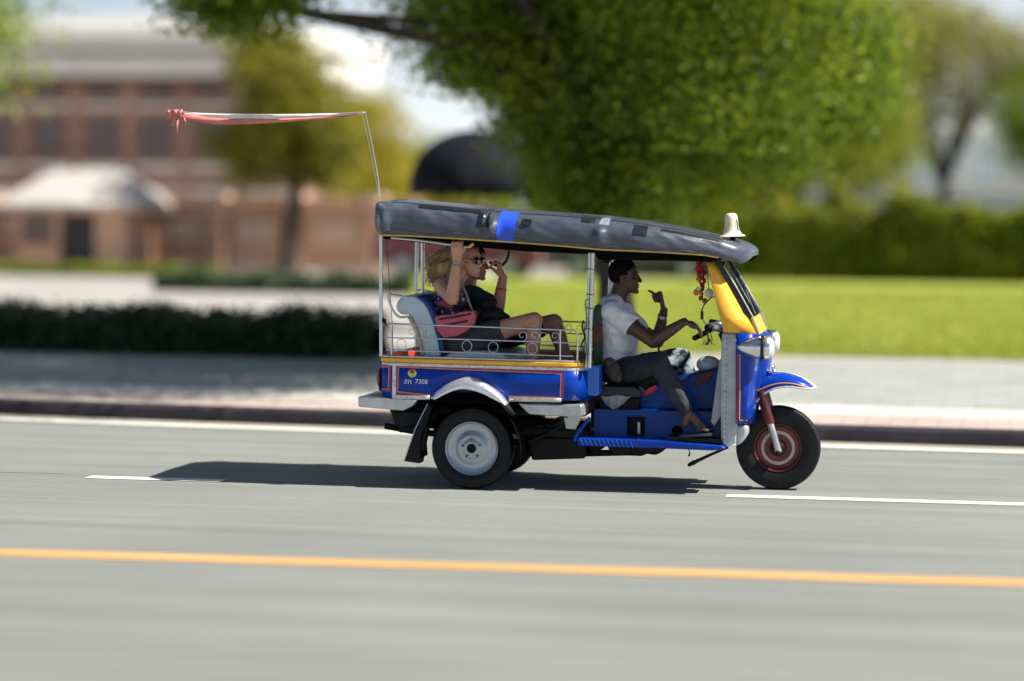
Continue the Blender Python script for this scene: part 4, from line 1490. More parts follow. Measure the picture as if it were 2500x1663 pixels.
# ---- canopy roof: padded vinyl over hoops
TOPS = [(909, 530), (912, 506), (919, 495), (932, 491), (975, 491), (1080, 500.5), (1175, 510), (1262, 518.5), (1380, 525.5), (1460, 531.5), (1581, 546), (1667, 561.5), (1750, 580), (1790, 590), (1815, 598), (1829, 608), (1834, 616)]
TRIM = [(909, 545), (914, 560), (921, 570), (934, 574), (998, 575.5), (1147, 584), (1290, 594), (1380, 601), (1466, 609), (1610, 615.5), (1710, 622.5), (1753, 630), (1780, 640), (1800, 647), (1815, 642), (1827, 630), (1834, 619)]
HWD = [(909, .52), (914, .57), (924, .61), (950, .64), (1500, .64), (1620, .60), (1700, .55), (1760, .50), (1800, .44), (1822, .36), (1834, .24)]
SEAMS = [XZ(p, 560, -.6)[0] for p in (925, 1190, 1452)]
tx = [XZ(a, b, -.45)[0] for a, b in TOPS]
tz = [XZ(a, b, -.45)[1] for a, b in TOPS]
rx = [XZ(a, b, -.64)[0] for a, b in TRIM]
rz_ = [XZ(a, b, -.64)[1] for a, b in TRIM]
wx = [XZ(a, 560, -.6)[0] for a, _ in HWD]
ww = [b for _, b in HWD]
SEC = [(0, 0), (.016, .06), (.030, .2), (.034, .4), (.026, .6), (.008, .78), (-.03, .91), (-.09, .975), (-.2, 1.0), (-.36, 1.015)]


def roof_pt(x, v, lift=0.0):
    """v from 0 at the hem to 1 at the crown, near side"""
    zt, zr, w = np.interp(x, tx, tz), np.interp(x, rx, rz_), np.interp(x, wx, ww)
    h = max(zt - zr, .012)
    u = v * (len(SEC) - 1)
    k = min(int(u), len(SEC) - 2)
    t = u - k
    o = SEC[k][0] * (1 - t) + SEC[k + 1][0] * t
    f = SEC[k][1] * (1 - t) + SEC[k + 1][1] * t
    puff = 1.0
    groove = 0.0
    for sx in SEAMS:
        d = x - sx
        groove += math.exp(-(d / .012) ** 2) * .016
        if 0 < d < .16:
            puff += 1.3 * math.exp(-((d - .040) / .035) ** 2)
    sag = .016 * mnoise.noise(Vector((x * 4.1, v * 2.6, 3))) + .007 * mnoise.noise(Vector((x * 13 + v * 6, v * 5, 9)))
    sc = min(1.0, h / .18)
    y = w + o * puff * (1 if o > 0 else w / .64) * sc - groove * (v < .8) + sag * sc + lift
    return Vector((x, -max(y, .02), zr + f * h + (lift if v > .7 else 0)))


x0r, x1r = max(min(tx), min(rx)) + .001, min(max(tx), max(rx)) - .001
stations = sorted(set(list(np.linspace(x0r, x1r, 110)) + [x0r + .006, x0r + .015, x1r - .006, x1r - .015]))
NV = 30
rows = []
for x in stations:
    near = [roof_pt(x, v) for v in np.linspace(0, 1, NV)]
    rows.append(near + [Vector((x, 0, near[-1].z + .012))] + [Vector((p.x, -p.y, p.z)) for p in reversed(near)])
mb = MB().loft(rows)
n0 = len(rows[0])
mb.f.append(tuple(range(n0)))
mb.f.append(tuple((len(rows) - 1) * n0 + i for i in range(n0)))
roof = part("canopy_roof", mb, "black_vinyl", smooth=60)
hl = [(940, 577), (1147, 587), (1290, 597), (1460, 612), (1600, 618), (1700, 625), (1740, 634), (1738, 640), (1690, 637), (1600, 636), (1466, 634), (1458, 621), (1290, 614), (1147, 602), (1032, 592), (945, 583)]
part("headliner", MB().prism(poly(hl, -.45), -.54, .54), "liner", roof, smooth=0)
for s in (-1, 1):
    edge = [roof_pt(x, 0.0) for x in stations if x < XZ(1756, 600, -.6)[0]]
    part("hem_piping", MB().tube([(p.x, s * (abs(p.y) + .004), p.z) for p in edge], .0065, 6), "piping", roof)


def patch(px0, px1, v0, v1, m, name, skew=0.0, lift=.005):
    xa, xb = XZ(px0, 550, -.64)[0], XZ(px1, 550, -.64)[0]
    rows = [[roof_pt(xa + (xb - xa) * i / 10 + skew * (v0 + (v1 - v0) * j / 10), v0 + (v1 - v0) * j / 10, lift) for j in range(11)] for i in range(11)]
    part(name, MB().loft(rows), m, roof, smooth=60)


patch(1212, 1256, .02, .80, "blue_tape", "blue_patch", .03)
patch(1020, 1172, .62, .74, "black_tape", "dark_patch")
patch(1168, 1196, .36, .70, "black_tape", "dark_patch")
patch(1275, 1298, .44, .58, "black_tape", "dark_patch")
patch(1418, 1452, .60, .80, "black_tape", "dark_patch")
patch(1462, 1486, .58, .85, "silver_tape", "silver_patch")
patch(1546, 1580, .44, .70, "black_tape", "dark_patch")
patch(1600, 1740, .60, .68, "blue_tape" if False else "black_tape", "dark_patch", .05)
# stitched seams
for sx_ in SEAMS[1:]:
    part("stitched_seam", MB().tube([roof_pt(sx_ - .004, v, .002) for v in np.linspace(0, .95, 24)], .0035, 6), "black_tape", roof)
part("stitched_seam", MB().tube([roof_pt(x, .76, .001) for x in stations[6:-8]], .0028, 5), "black_tape", roof)
# wrinkles along the lower edge
for a, b, c_ in ((930, 1160, .16), (1200, 1440, .14), (1470, 1700, .12)):
    xa, xb = XZ(a, 560, -.64)[0], XZ(b, 560, -.64)[0]
    part("fold", MB().tube([roof_pt(xa + (xb - xa) * t, c_ + .04 * math.sin(t * 9), .0) for t in np.linspace(0, 1, 30)], [.001] + [.006] * 28 + [.001], 6), "black_vinyl", roof)

# roof lamp
lp = J(1790, 590, -.25)
lb = part("roof_lamp", MB().lathe([(.020, .066), (.016, .082), (.006, .092), (.018, .070), (.045, .052), (.085, .046), (.125, .044), (.150, .040), (.162, .026), (.164, .003)], lp + Vector((-.008, 0, .028)), (-.06, 0, 1), 28), "cream_plastic", smooth=50)
part("stem", MB().tube([lp + Vector((0, 0, -.03)), lp + Vector((-.004, 0, .06))], .020, 12), "dark_metal", lb)
part("lamp_print", MB().prism([(lp.x + .030, lp.z + .075), (lp.x + .041, lp.z + .075), (lp.x + .028, lp.z + .15), (lp.x + .018, lp.z + .15)], -.25 - .038, -.25 - .034), "silver_tape", lb, smooth=0)

# flag mast with streamer
mast = part("flag_mast", MB().tube([J(927, 480, -.5), J(924, 440, -.5), J(908, 350, -.5), J(892, 274, -.5)], [.005, .004, .003, .002], 6).tube([J(926, 482, -.46), J(905, 370, -.47), J(884, 275, -.49)], .0015, 5), "tube_metal")


def ribbon(top, bot, name, m, par, wav=0.0):
    a, b = curve_pts(top, 40), curve_pts(bot, 40)
    rows = []
    for i, (p, q) in enumerate(zip(a, b)):
        t = i / 40
        dy = wav * math.sin(t * 9) * t
        rows.append([p + Vector((0, dy, 0)), (p + q) / 2 + Vector((0, dy + .012 * math.sin(t * 14), 0)), q + Vector((0, dy * .5, 0))])
    part(name, MB().loft(rows), m, par, smooth=80, solid=.0015)


ribbon([J(892, 273, -.5), J(800, 277, -.5), J(650, 279, -.5), J(520, 277, -.5), J(440, 272, -.5)],
       [J(892, 276, -.5), J(800, 284, -.5), J(650, 291, -.5), J(540, 288, -.5), J(445, 277, -.5)], "white_streamer", "pennant_white", mast, .03)
ribbon([J(880, 277, -.49), J(780, 285, -.49), J(650, 291, -.49), J(520, 287, -.49), J(430, 272, -.49)],
       [J(880, 279, -.49), J(780, 291, -.49), J(620, 303, -.49), J(510, 302, -.49), J(430, 282, -.49)], "pink_streamer", "pennant_pink", mast, .04)
for k, (dx, dy) in enumerate(((402, 272), (405, 290), (418, 308), (428, 322), (450, 300))):
    ribbon([J(440, 272, -.49), J((440 + dx) / 2, 268, -.48 + .02 * k), J(dx, dy, -.47 + .015 * k)], [J(440, 281, -.49), J((440 + dx) / 2 + 4, 280, -.48 + .02 * k), J(dx + 5, dy + 3, -.47 + .015 * k)], "frayed_tail", "pennant_pink", mast)

# grab rails under the roof
part("grab_rail", MB().tube(curve_pts([J(955, 580, -.56), J(1020, 586, -.56), J(1098, 597, -.56), J(1132, 602, -.56), J(1146, 603, -.56)], 20), .010, 8), "tube_metal")
part("rail_end", MB().capsule(J(1146, 602, -.56), .012, J(1154, 597, -.56), .011), "yellow_paint")
part("strap_handle", MB().tube(curve_pts([J(1243, 612, .02), J(1240, 628, .02), J(1233, 642, .02), J(1222, 649, .02), J(1208, 647, .02), J(1195, 640, .02)], 20), .009, 8), "wire_black")

# ---- windscreen: side panels toe in towards the glass
YW = .38
ple = [(1724, 634), (1731, 663), (1754, 757), (1758, 774), (1767, 811)]
pri = [(1745, 638), (1762, 668), (1816, 764), (1830, 780), (1852, 817)]
gasket = [(1742, 634), (1758, 632), (1769, 655), (1800, 705), (1836, 772), (1832, 780), (1818, 768), (1762, 670)]
for s in (-1, 1):
    rows = []
    for a, b in zip(ple, pri):
        p, q = J(*a, -.47), J(*b, -YW - .004)
        rows.append([(p.x, s * .47, p.z), ((p.x + q.x) / 2, s * (.47 + YW + .004) / 2, (p.z + q.z) / 2), (q.x, s * (YW + .004), q.z)])
    p = part("windscreen_side", MB().loft(rows), "yellow_paint", solid=.010, smooth=30)
    part("gasket", MB().prism(poly(gasket, -YW), s * (YW + .014), s * (YW - .03)), "seat_black", p, bevel=.006)
    part("edge_bead", MB().tube([(q.x, s * abs(q.y), q.z) for q in (J(1768, 650, -YW - .01), J(1800, 705, -YW - .01), J(1837, 772, -YW - .01), J(1853, 814, -YW - .01))], .005, 6), "tube_metal", p)
g0, g1, g2, g3 = [XZ(a, b, -YW) for a, b in ((1750, 636), (1757, 640), (1832, 774), (1825, 776))]
ws = part("windscreen", MB().prism([g0, g1, g2, g3], -YW + .03, YW - .03), "clear_glass", smooth=0)
part("top_bar", MB().tube([(g0[0], -YW + .05, g0[1]), (g0[0], YW - .05, g0[1])], .016, 8), "seat_black", ws)
part("wiper", MB().tube([(g2[0] + .01, -.1, g2[1] + .01), (g2[0] - .06, -.02, g2[1] + .17)], .005, 6), "wire_black", ws)
fl_ = XZ(1812, 800, -YW)
part("lower_screen_panel", MB().prism(poly([(1833, 778), (1838, 778), (1854, 817), (1846, 817)], -YW), -YW + .016, YW - .016), "yellow_paint", smooth=0)

# ---- front cowl
YC = .43
inner = [(1762, 812), (1800, 814), (1800, 1040), (1798, 1082), (1776, 1092), (1760, 1080), (1758, 950)]
for s in (-1, 1):
    q = part("leg_shield_lining", MB().prism(poly(inner, -YC), s * YC, s * (YC - .07)), "grey_vinyl", bevel=.014, seg=3)
    part("seam", MB().tube([(p.x, s * (YC + .002), p.z) for p in (J(1772, 818, -YC), J(1770, 950, -YC), J(1768, 1082, -YC))], .004, 6), "white_trim", q)
    for k in range(20):
        p = J(1772 - 4 * k / 19, 826 + k * 13, -YC)
        part("rivet", MB().ball((p.x + .004, s * (YC + .005), p.z), (.004, .003, .004), seg=6, rings=4), "dark_metal", q)
    # blue outer shield: wraps from the side round to the wheel opening
    rows = []
    for py in (814, 850, 900, 950, 1000, 1034):
        e = np.interp(py, [814, 900, 1034], [1846, 1838, 1826])
        rows.append([(XZ(a, py, -y)[0], s * y, XZ(a, py, -y)[1]) for a, y in ((1798, .436), (1806, .440), ((1806 + e) / 2 + 4, .432), (e - 6, .41), (e + 2, .37), (e + 8, .30), (e + 14, .17))])
    sh_ = part("leg_shield", MB().loft(rows), "blue_paint", smooth=60, solid=.012)
    part("magenta_stripe", MB().tube([(p.x, s * abs(p.y), p.z) for p in (J(1801, 865, -.447), J(1801, 950, -.447), J(1800, 1031, -.447), J(1822, 1033, -.428))], .0055, 6), "magenta_line", sh_)
    part("orange_stripe", MB().tube([(p.x, s * abs(p.y), p.z) for p in (J(1806, 865, -.449), J(1806, 950, -.449), J(1805, 1026, -.449), J(1824, 1027, -.424))], .0042, 6), "orange_line", sh_)
    lowc = [(1797, 1038), (1826, 1038), (1824, 1062), (1812, 1082), (1797, 1088)]
    part("cowl_corner", MB().prism(poly(lowc, -.40), s * .425, s * .20), "grey_vinyl", bevel=.02, seg=3)
part("leg_shield_inside", MB().prism(poly([(1766, 830), (1778, 830), (1778, 1078), (1766, 1070)], -.3), -.36, .36), "grey_vinyl", smooth=0)
part("cowl_top", MB().prism(poly([(1766, 812), (1842, 816), (1860, 822), (1862, 840), (1766, 840)], -.4), -.415, .415), "blue_paint", bevel=.015, seg=3)
part("floor_flare", MB().prism(poly([(1757, 880), (1764, 866), (1764, 1010), (1744, 1040), (1736, 1030)], -.34), -.36, -.34), "grey_vinyl", bevel=.004)
# nose: rounded column between the headlamps running down into the mudguard
rows = []
for py, xb_, xn, w in ((815, 1834, 1868, .30), (822, 1834, 1884, .30), (850, 1834, 1889, .27), (880, 1834, 1885, .20), (905, 1836, 1880, .165), (930, 1838, 1876, .15), (960, 1838, 1864, .14), (986, 1838, 1850, .13)):
    row = []
    for k in range(17):
        a = -math.pi / 2 + math.pi * k / 16
        xx0, z_ = XZ(xb_, py, -.15)
        xx1 = XZ(xn, py, 0)[0]
        row.append((xx0 + (xx1 - xx0) * math.cos(a) ** .8, w * math.sin(a), z_))
    rows.append(row)
mb = MB().loft(rows)
mb.f.append(tuple(range(17)))
nose = part("nose", mb, "blue_paint", smooth=60)
pb = J(1887, 900, -.07)
part("badge", MB().lathe([(0, .024), (.006, .024), (.010, .020), (.006, .015), (.010, .006), (.010, .001)], pb, (1, -.45, .1), 20), "polished", nose)
# headlamps
for s, xo in ((-1, 0.0), (1, -.015)):
    c0 = J(1795, 847, -.43)
    Lb = J(1880, 850, -.43).x - c0.x
    prof = [(0, .004), (Lb * .06, .022), (Lb * .2, .045), (Lb * .4, .064), (Lb * .65, .075), (Lb * .84, .077), (Lb * .86, .083), (Lb * .98, .083), (Lb, .078)]
    hl_ = part("headlamp", MB().lathe(prof, (c0.x + xo, s * .42, c0.z), (1, 0, -.02), 32), "polished", smooth=50)
    part("lens", MB().lathe([(Lb * .99, .077), (Lb * 1.06, .066), (Lb * 1.11, .046), (Lb * 1.13, .02), (Lb * 1.135, .002)], (c0.x + xo, s * .42, c0.z), (1, 0, -.02), 28), "lens_glass", hl_)
    part("clamp_ring", MB().lathe([(Lb * .74, .0775), (Lb * .74, .082), (Lb * .80, .082), (Lb * .80, .0775)], (c0.x + xo, s * .42, c0.z), (1, 0, -.02), 32), "dark_metal", hl_)
# front mudguard
FT = [(1850, 895), (1872, 905), (1890, 910), (1912, 911), (1938, 916), (1962, 926), (1980, 938), (1990, 947)]
FB = [(1842, 986), (1858, 968), (1876, 955), (1898, 947), (1925, 944), (1950, 947), (1972, 950), (1990, 949)]
ct = curve_pts([J(a, b, 0) for a, b in FT], 28)
cb = curve_pts([J(a, b, -.12) for a, b in FB], 28)
rows = []
for i, (p, q) in enumerate(zip(ct, cb)):
    t = i / 28
    w = .125 * (1 - .75 * max(0, (t - .55) / .45) ** 2)
    row = []
    for k in range(15):
        a = -math.pi / 2 + math.pi * k / 14
        u = math.sin(a)
        f_ = abs(math.cos(a)) ** .75
        row.append((q.x + (p.x - q.x) * f_, w * u, q.z + (p.z - q.z) * f_))
    rows.append(row)
mg = part("front_mudguard", MB().loft(rows), "blue_paint", smooth=60, solid=.006)
for s in (-1, 1):
    part("white_edge", MB().tube([(r[0][0], s * (abs(r[0][1]) + .004), r[0][2]) for r in rows], .008, 6), "white_trim", mg)
    part("orange_stripe", MB().tube([(r[1][0], s * (abs(r[1][1]) + .006), r[1][2]) for r in rows[:26]], .0045, 6), "orange_line", mg)
part("crown_edge", MB().tube([(r[7][0], 0, r[7][2] + .004) for r in rows[8:]], .006, 6), "white_trim", mg)
# fork
for s in (-1, 1):
    a0, a1, a2 = J(1858, 955, -.10), J(1880, 1034, -.10), J(1901, 1104, -.10)
    fk = part("fork_leg", MB().tube([(a0.x, s * .105, a0.z), ((a0.x + a1.x) / 2, s * .105, (a0.z + a1.z) / 2), (a1.x, s * .105, a1.z)], [.036, .037, .034], 14), "fork_red")
    part("slider", MB().tube([(a1.x, s * .105, a1.z + .01), (a2.x, s * .105, a2.z)], [.022, .024], 12), "aluminium", fk)
    part("axle_end", MB().capsule((a2.x, s * .085, a2.z), .026, (a2.x, s * .122, a2.z - .004), .020), "dark_metal", fk)
part("axle", MB().tube([(xf, -.12, zf), (xf, .12, zf)], .012, 8), "dark_metal")

# ---- driver's place
YB = .30
ox0, oz1 = XZ(1530, 1016, -YB)
ox1, oz0 = XZ(1576, 1067, -YB)
bl, br_ = XZ(1442, 1040, -YB)[0], XZ(1764, 1040, -YB)[0]
bt = lambda x: np.interp(x, [bl, br_], [XZ(1442, 999, -YB)[1], XZ(1764, 1007, -YB)[1]])
bb = lambda x: np.interp(x, [bl, br_], [XZ(1442, 1077, -YB)[1], XZ(1764, 1090, -YB)[1]])
for s in (-1, 1):
    mb = MB()
    for x0, x1, za, zb2 in ((bl, ox0, None, None), (ox1, br_, None, None), (ox0, ox1, oz1, None), (ox0, ox1, None, oz0)):
        lo_ = (lambda x: za) if za else bb
        hi_ = (lambda x: zb2) if zb2 else bt
        mb.prism([(x0, lo_(x0)), (x1, lo_(x1)), (x1, hi_(x1)), (x0, hi_(x0))], s * YB, s * (YB - .02))
    pn = part("engine_cover_side", mb, "blue_shade", smooth=0)
    fr = MB()
    for a, b in (((ox0, oz0), (ox1, oz0)), ((ox1, oz0), (ox1, oz1)), ((ox1, oz1), (ox0, oz1)), ((ox0, oz1), (ox0, oz0))):
        fr.tube([(a[0], s * (YB + .002), a[1]), (b[0], s * (YB + .002), b[1])], .005, 6)
    part("opening_rim", fr, "blue_shade", pn)
    hc = J(1653, 1052, -YB)
    part("round_opening", MB().lathe([(0, .036), (s * .006, .036), (s * .006, .030), (s * .001, .030), (s * .001, .001)], (hc.x, s * (YB + .0005), hc.z), (0, 1, 0), 24), "liner", pn)
part("engine_block", MB().box((ox0 - .08, -.24, oz0 - .02), (ox1 + .1, .24, oz1 + .02)), "dark_metal", bevel=.01)
ip = J(1556, 1050, -.35)
part("plug_lead", MB().capsule((ip.x, -.262, ip.z - .03), .012, (ip.x, -.262, ip.z + .04), .014), "aluminium")
part("engine_cover_top", MB().prism([(bl, bt(bl) + .001), (br_, bt(br_) + .001), (br_, bt(br_) - .018), (bl, bt(bl) - .018)], -YB + .021, YB - .021), "blue_shade", smooth=0)
part("bulkhead", MB().box((xfr + .01, -YB, .42), (xfr + .03, YB, .84)), "dark_metal", smooth=0)
rb = [(1409, 1071), (1420, 1069), (1600, 1075), (1764, 1088), (1772, 1096), (1740, 1100), (1600, 1094), (1412, 1088)]
for s in (-1, 1):
    p = part("running_board", MB().prism(poly(rb, -.48), s * .50, s * .305), "blue_paint", bevel=.010, seg=3)
    for k in range(12):
        a, b = J(1416 + k * 11, 1071 + k * .35, -.505), J(1424 + k * 11, 1088 + k * .5, -.505)
        part("tread_bar", MB().tube([(a.x, s * .5005, a.z), (b.x, s * .5005, b.z)], .0022, 5), "blue_can", p)
part("foot_plate", MB().prism(poly([(1630, 1064), (1764, 1072), (1764, 1080), (1630, 1074)], -.4), -.46, -.305), "dark_metal", smooth=0)
part("driver_seat", MB().prism(poly([(1463, 969), (1463, 946), (1474, 940), (1548, 943), (1566, 952), (1568, 966), (1560, 972)], -.27), -.28, .28), "seat_black", bevel=.022, seg=3)
part("seat_box", MB().prism(poly([(1466, 972), (1558, 974), (1558, 1002), (1466, 1000)], -.26), -.26, .26), "dark_metal", smooth=0)
bk = part("driver_backrest", MB().prism(poly([(1447, 896), (1448, 760), (1452, 746), (1460, 744), (1466, 752), (1468, 896)], -.24), -.25, .25), "green_vinyl", bevel=.016, seg=3)
part("brown_band", MB().prism(poly([(1446, 846), (1447, 790), (1469, 790), (1469, 846)], -.24), -.253, .253), "brown_vinyl", bk, bevel=.012)
part("side_box", MB().prism(poly([(1431, 898), (1436, 893), (1460, 893), (1464, 898), (1463, 962), (1458, 967), (1437, 966), (1432, 960)], -.46), -.47, -.30), "blue_can", bevel=.014, seg=3)
part("box_rib", MB().tube([J(1451, 894, -.474), J(1451, 962, -.474)], .005, 6), "blue_can")
tk = [(1557, 962), (1566, 957), (1582, 954), (1606, 938), (1640, 926), (1690, 912), (1762, 896), (1762, 1004), (1572, 1002), (1558, 994)]
part("dark_gap_filler", MB().prism(poly([(1530, 915), (1600, 912), (1640, 922), (1640, 1000), (1530, 1000)], -.1), -.12, .12), "dark_metal", smooth=0)  # dark filler added to close the bright gap between seat and tank
tank = part("tank_cover", MB().prism(poly(tk, -.17), -.17, .17), "blue_shade", bevel=.02, seg=3)
part("red_panel", MB().prism(poly([(1568, 968), (1580, 950), (1603, 940), (1604, 950), (1590, 962)], -.174), -.176, -.165), "red_vinyl", tank, bevel=.003)
part("dark_red_panel", MB().prism(poly([(1652, 932), (1674, 923), (1668, 944), (1654, 948)], -.174), -.176, -.165), "dark_red", tank, bevel=.003)
part("dark_red_panel", MB().prism(poly([(1690, 944), (1706, 914), (1744, 904), (1732, 934)], -.174), -.176, -.165), "dark_red", tank, bevel=.003)
part("tank_joint", MB().tube([J(1560, 1004, -.175), J(1660, 1006, -.175), J(1762, 1008, -.175)], .005, 6), "liner", tank)
part("filler_dome", MB().ball(J(1730, 890, -.02), (.085, .09, .06)), "seat_white")

# handlebar
hb0, hb1, hb2 = J(1745, 806, -.12), J(1722, 812, -.22), J(1695, 826, -.35)
hb = part("handlebar", MB().tube(curve_pts([(hb0.x + .04, 0, hb0.z - .02), hb0, hb1, hb2], 16), .012, 8).tube(curve_pts([(hb0.x + .04, 0, hb0.z - .02), (hb0.x, .12, hb0.z), (hb1.x, .22, hb1.z), (hb2.x, .35, hb2.z)], 16), .012, 8), "dark_metal")
part("grip", MB().tube([hb1 + Vector((.004, .02, 0)), hb2], .018, 10), "rubber", hb)
part("steering_column", MB().tube([(hb0.x + .04, 0, hb0.z - .02), J(1800, 900, 0)], .03, 10), "dark_metal", hb)
part("instrument_pod", MB().lathe([(0, .03), (.015, .04), (.09, .042), (.10, .036), (.10, .002)], J(1766, 798, -.16), (-1, 0, .12), 20), "polished", hb)
part("switch_box", MB().ball(J(1730, 800, -.25), (.03, .03, .028)), "dark_metal", hb)
for k in range(14):
    a = J(1728 + random.uniform(-8, 8), 812, -.27 + random.uniform(-.03, .03))
    part("tassel", MB().tube([a, a + Vector((random.uniform(-.02, .03), random.uniform(-.02, .02), -.05)), a + Vector((random.uniform(-.04, .05), random.uniform(-.03, .03), -.085))], .0022, 4), "wire_black", hb)
part("cable", MB().tube(curve_pts([J(1728, 798, -.22), J(1714, 775, -.2), J(1716, 750, -.2), J(1733, 730, -.25), J(1744, 724, -.35)], 24), .0045, 6), "wire_black", hb)
part("cable_sleeve", MB().tube([J(1714, 780, -.2), J(1714, 760, -.2)], .010, 8), "wire_black", hb)
part("hanging_hose", MB().tube(curve_pts([J(1611, 842, -.02), J(1608, 852, -.02), J(1610, 868, -.02)], 10), .008, 6), "wire_black")
part("roof_mirror", MB().ball(J(1480, 634, -.1), (.03, .07, .03)).tube([J(1480, 625, -.1), J(1482, 640, -.1)], .008, 6), "dark_metal")

# ================================================================== PEOPLE AND WHAT THEY CARRY
def hand(mb, wrist, dirv, palm_n, curl, size=1.0, thumb_side=1, spread=.5):
    """palm plus five unequal bent fingers; curl in degrees per joint"""
    d = Vector(dirv).normalized()
    n = Vector(palm_n)
    n = (n - d * n.dot(d)).normalized()
    sd_ = d.cross(n)
    w = Vector(wrist)
    k = size
    for t in (-.026, -.009, .009, .026):
        mb.capsule(w + sd_ * t * k * .7, .014 * k, w + d * .075 * k + sd_ * t * k, .0125 * k, 8)
    for i, (t, L) in enumerate(((-.028, .058), (-.010, .072), (.010, .078), (.028, .070))):
        p = w + d * .078 * k + sd_ * t * k
        dd = d.copy()
        for j, (f_, r_) in enumerate(((.44, .0100), (.32, .0092), (.24, .0082))):
            dd = (Matrix.Rotation(R(curl), 3, sd_) @ dd).normalized()
            q = p + (dd + sd_ * (t * spread)) * L * f_ * k
            mb.capsule(p, r_ * k, q, r_ * .93 * k, 8)
            p = q
    p = w + d * .02 * k + sd_ * .03 * thumb_side * k
    q = p + (d * .6 + sd_ * .75 * thumb_side + n * -.25).normalized() * .036 * k
    mb.capsule(p, .014 * k, q, .011 * k, 8)
    q2 = q + (d * .9 + sd_ * .15 * thumb_side + n * .35).normalized() * .032 * k
    mb.capsule(q, .011 * k, q2, .009 * k, 8)


def head(mb, c, fwd, k=1.0, jaw=1.0):
    """skull, face, brow, nose, lips, chin and ears about the skull centre c; fwd is where the face looks"""
    f = Vector(fwd).normalized()
    s_ = Vector((0, 0, 1)).cross(f).normalized()
    u = f.cross(s_)
    q = Matrix((f, s_, u)).transposed().to_quaternion()
    P = lambda a, b, h: Vector(c) + (f * a + s_ * b + u * h) * k
    mb.ball(P(-.012, 0, .022), (.098 * k, .077 * k, .092 * k), q)
    mb.ball(P(.030, 0, -.035), (.060 * k, .060 * k, .082 * k), q)
    mb.ball(P(.042, 0, -.086 * jaw), (.040 * k, .040 * k, .030 * k), q)
    mb.ball(P(.074, 0, -.104 * jaw), (.020 * k, .024 * k, .017 * k), q)
    mb.ball(P(.074, 0, .018), (.018 * k, .050 * k, .012 * k), q)
    mb.capsule(P(.084, 0, .004), .009 * k, P(.104, 0, -.034), .013 * k, 8)
    for b in (-.012, .012):
        mb.ball(P(.094, b, -.036), (.011 * k, .009 * k, .008 * k), q, 8, 6)
    mb.ball(P(.087, 0, -.060), (.012 * k, .024 * k, .007 * k), q, 10, 6)
    mb.ball(P(.084, 0, -.077), (.012 * k, .021 * k, .008 * k), q, 10, 6)
    for b in (-1, 1):
        mb.ball(P(.060, b * .036, -.028), (.024 * k, .022 * k, .022 * k), q, 10, 6)
        mb.ball(P(-.006, b * .078, -.018), (.019 * k, .008 * k, .032 * k), q, 10, 6)
    return P, q


def eyes(P, q, k, parent):
    for b in (-1, 1):
        part("eye", MB().ball(P(.080, b * .031, .000), (.008 * k, .014 * k, .0075 * k), q, 8, 6), "eye_white", parent)
        part("pupil", MB().ball(P(.087, b * .031, .000), (.003 * k, .006 * k, .006 * k), q, 8, 6), "hair_black", parent)


# ------------------------------------------------------------------ the driver
DR = thing("person", "driver in white t-shirt and dark jeans steering with one hand and gesturing", "person", J(1500, 940, 0), M_VEH, "people riding in the three wheeler")
hc = J(1526, 674, 0)
mb = MB()
Pd, qd = head(mb, hc, (1, -.06, .02), 1.03)
mb.capsule(J(1506, 740, 0), .070, J(1518, 700, 0), .062)
# trunk
mb.ball(J(1500, 782, 0), (.115, .19, .17), R(8))
mb.ball(J(1502, 850, 0), (.12, .16, .14))
mb.capsule(J(1496, 760, -.13), .07, J(1496, 760, .13), .07)
# right (near) arm on the grip
sh, el, wr = J(1500, 766, -.19), J(1594, 834, -.27), J(1670, 786, -.31)
mb.capsule(sh, .062, (sh + el) / 2, .055).capsule((sh + el) / 2, .055, el, .044).capsule(el, .046, el.lerp(wr, .35), .046).capsule(el.lerp(wr, .35), .046, wr, .029)
hand(mb, wr, J(1706, 799, -.31) - wr, Vector((-.35, 0, -1)), 26, 1.12, 1)
mb.ball(wr.lerp(J(1706, 799, -.31), .6), (.045, .036, .024), R(20))
# left (far) arm raised
sh2, el2, wr2 = J(1512, 768, .19), J(1606, 834, .25), J(1621, 758, .20)
mb.capsule(sh2, .06, el2, .045).capsule(el2, .046, el2.lerp(wr2, .4), .044).capsule(el2.lerp(wr2, .4), .044, wr2, .028)
for t in (-.024, -.008, .008, .024):
    k0 = wr2 + Vector((-.004, t, .01))
    k1 = J(1612, 716, .2 + t)
    mb.capsule(k0, .016, k1, .016, 8)
    k2 = J(1594, 722, .2 + t)
    k3 = J(1600, 736, .2 + t)
    mb.capsule(k1, .012, k2, .0105, 8).capsule(k2, .0105, k3, .0095, 8)
mb.ball(J(1608, 726, .2), (.030, .034, .040))
mb.capsule(J(1602, 722, .165), .013, J(1592, 714, .16), .010, 8).capsule(J(1592, 714, .16), .010, J(1584, 710, .16), .008, 8)
# legs and feet
for s, kn, an, toe, heel in ((-1, J(1607, 884, -.36), J(1680, 1010, -.41), J(1732, 1051, -.42), J(1666, 1040, -.40)),
                             (1, J(1662, 874, .26), J(1705, 1010, .26), J(1745, 1050, .27), J(1700, 1040, .26))):
    hip = J(1508, 912, s * .10)
    mb.capsule(hip, .085, kn, .060).capsule(kn, .058, kn.lerp(an, .35), .054).capsule(kn.lerp(an, .35), .054, an, .034)
    mb.capsule(an, .034, heel + Vector((.02, 0, .02)), .026).capsule(an + Vector((.03, 0, -.02)), .030, toe + Vector((-.05, 0, .015)), .028)
    for j, (dy, dl) in enumerate(((-.036, -.016), (-.019, -.006), (-.002, 0), (.014, .004), (.032, .006))):
        a = toe + Vector((-.055, dy * .8, .012))
        b = toe + Vector((dl - .004, dy, .002))
        mb.capsule(a, .014, b, .0095 if j < 4 else .013, 8)
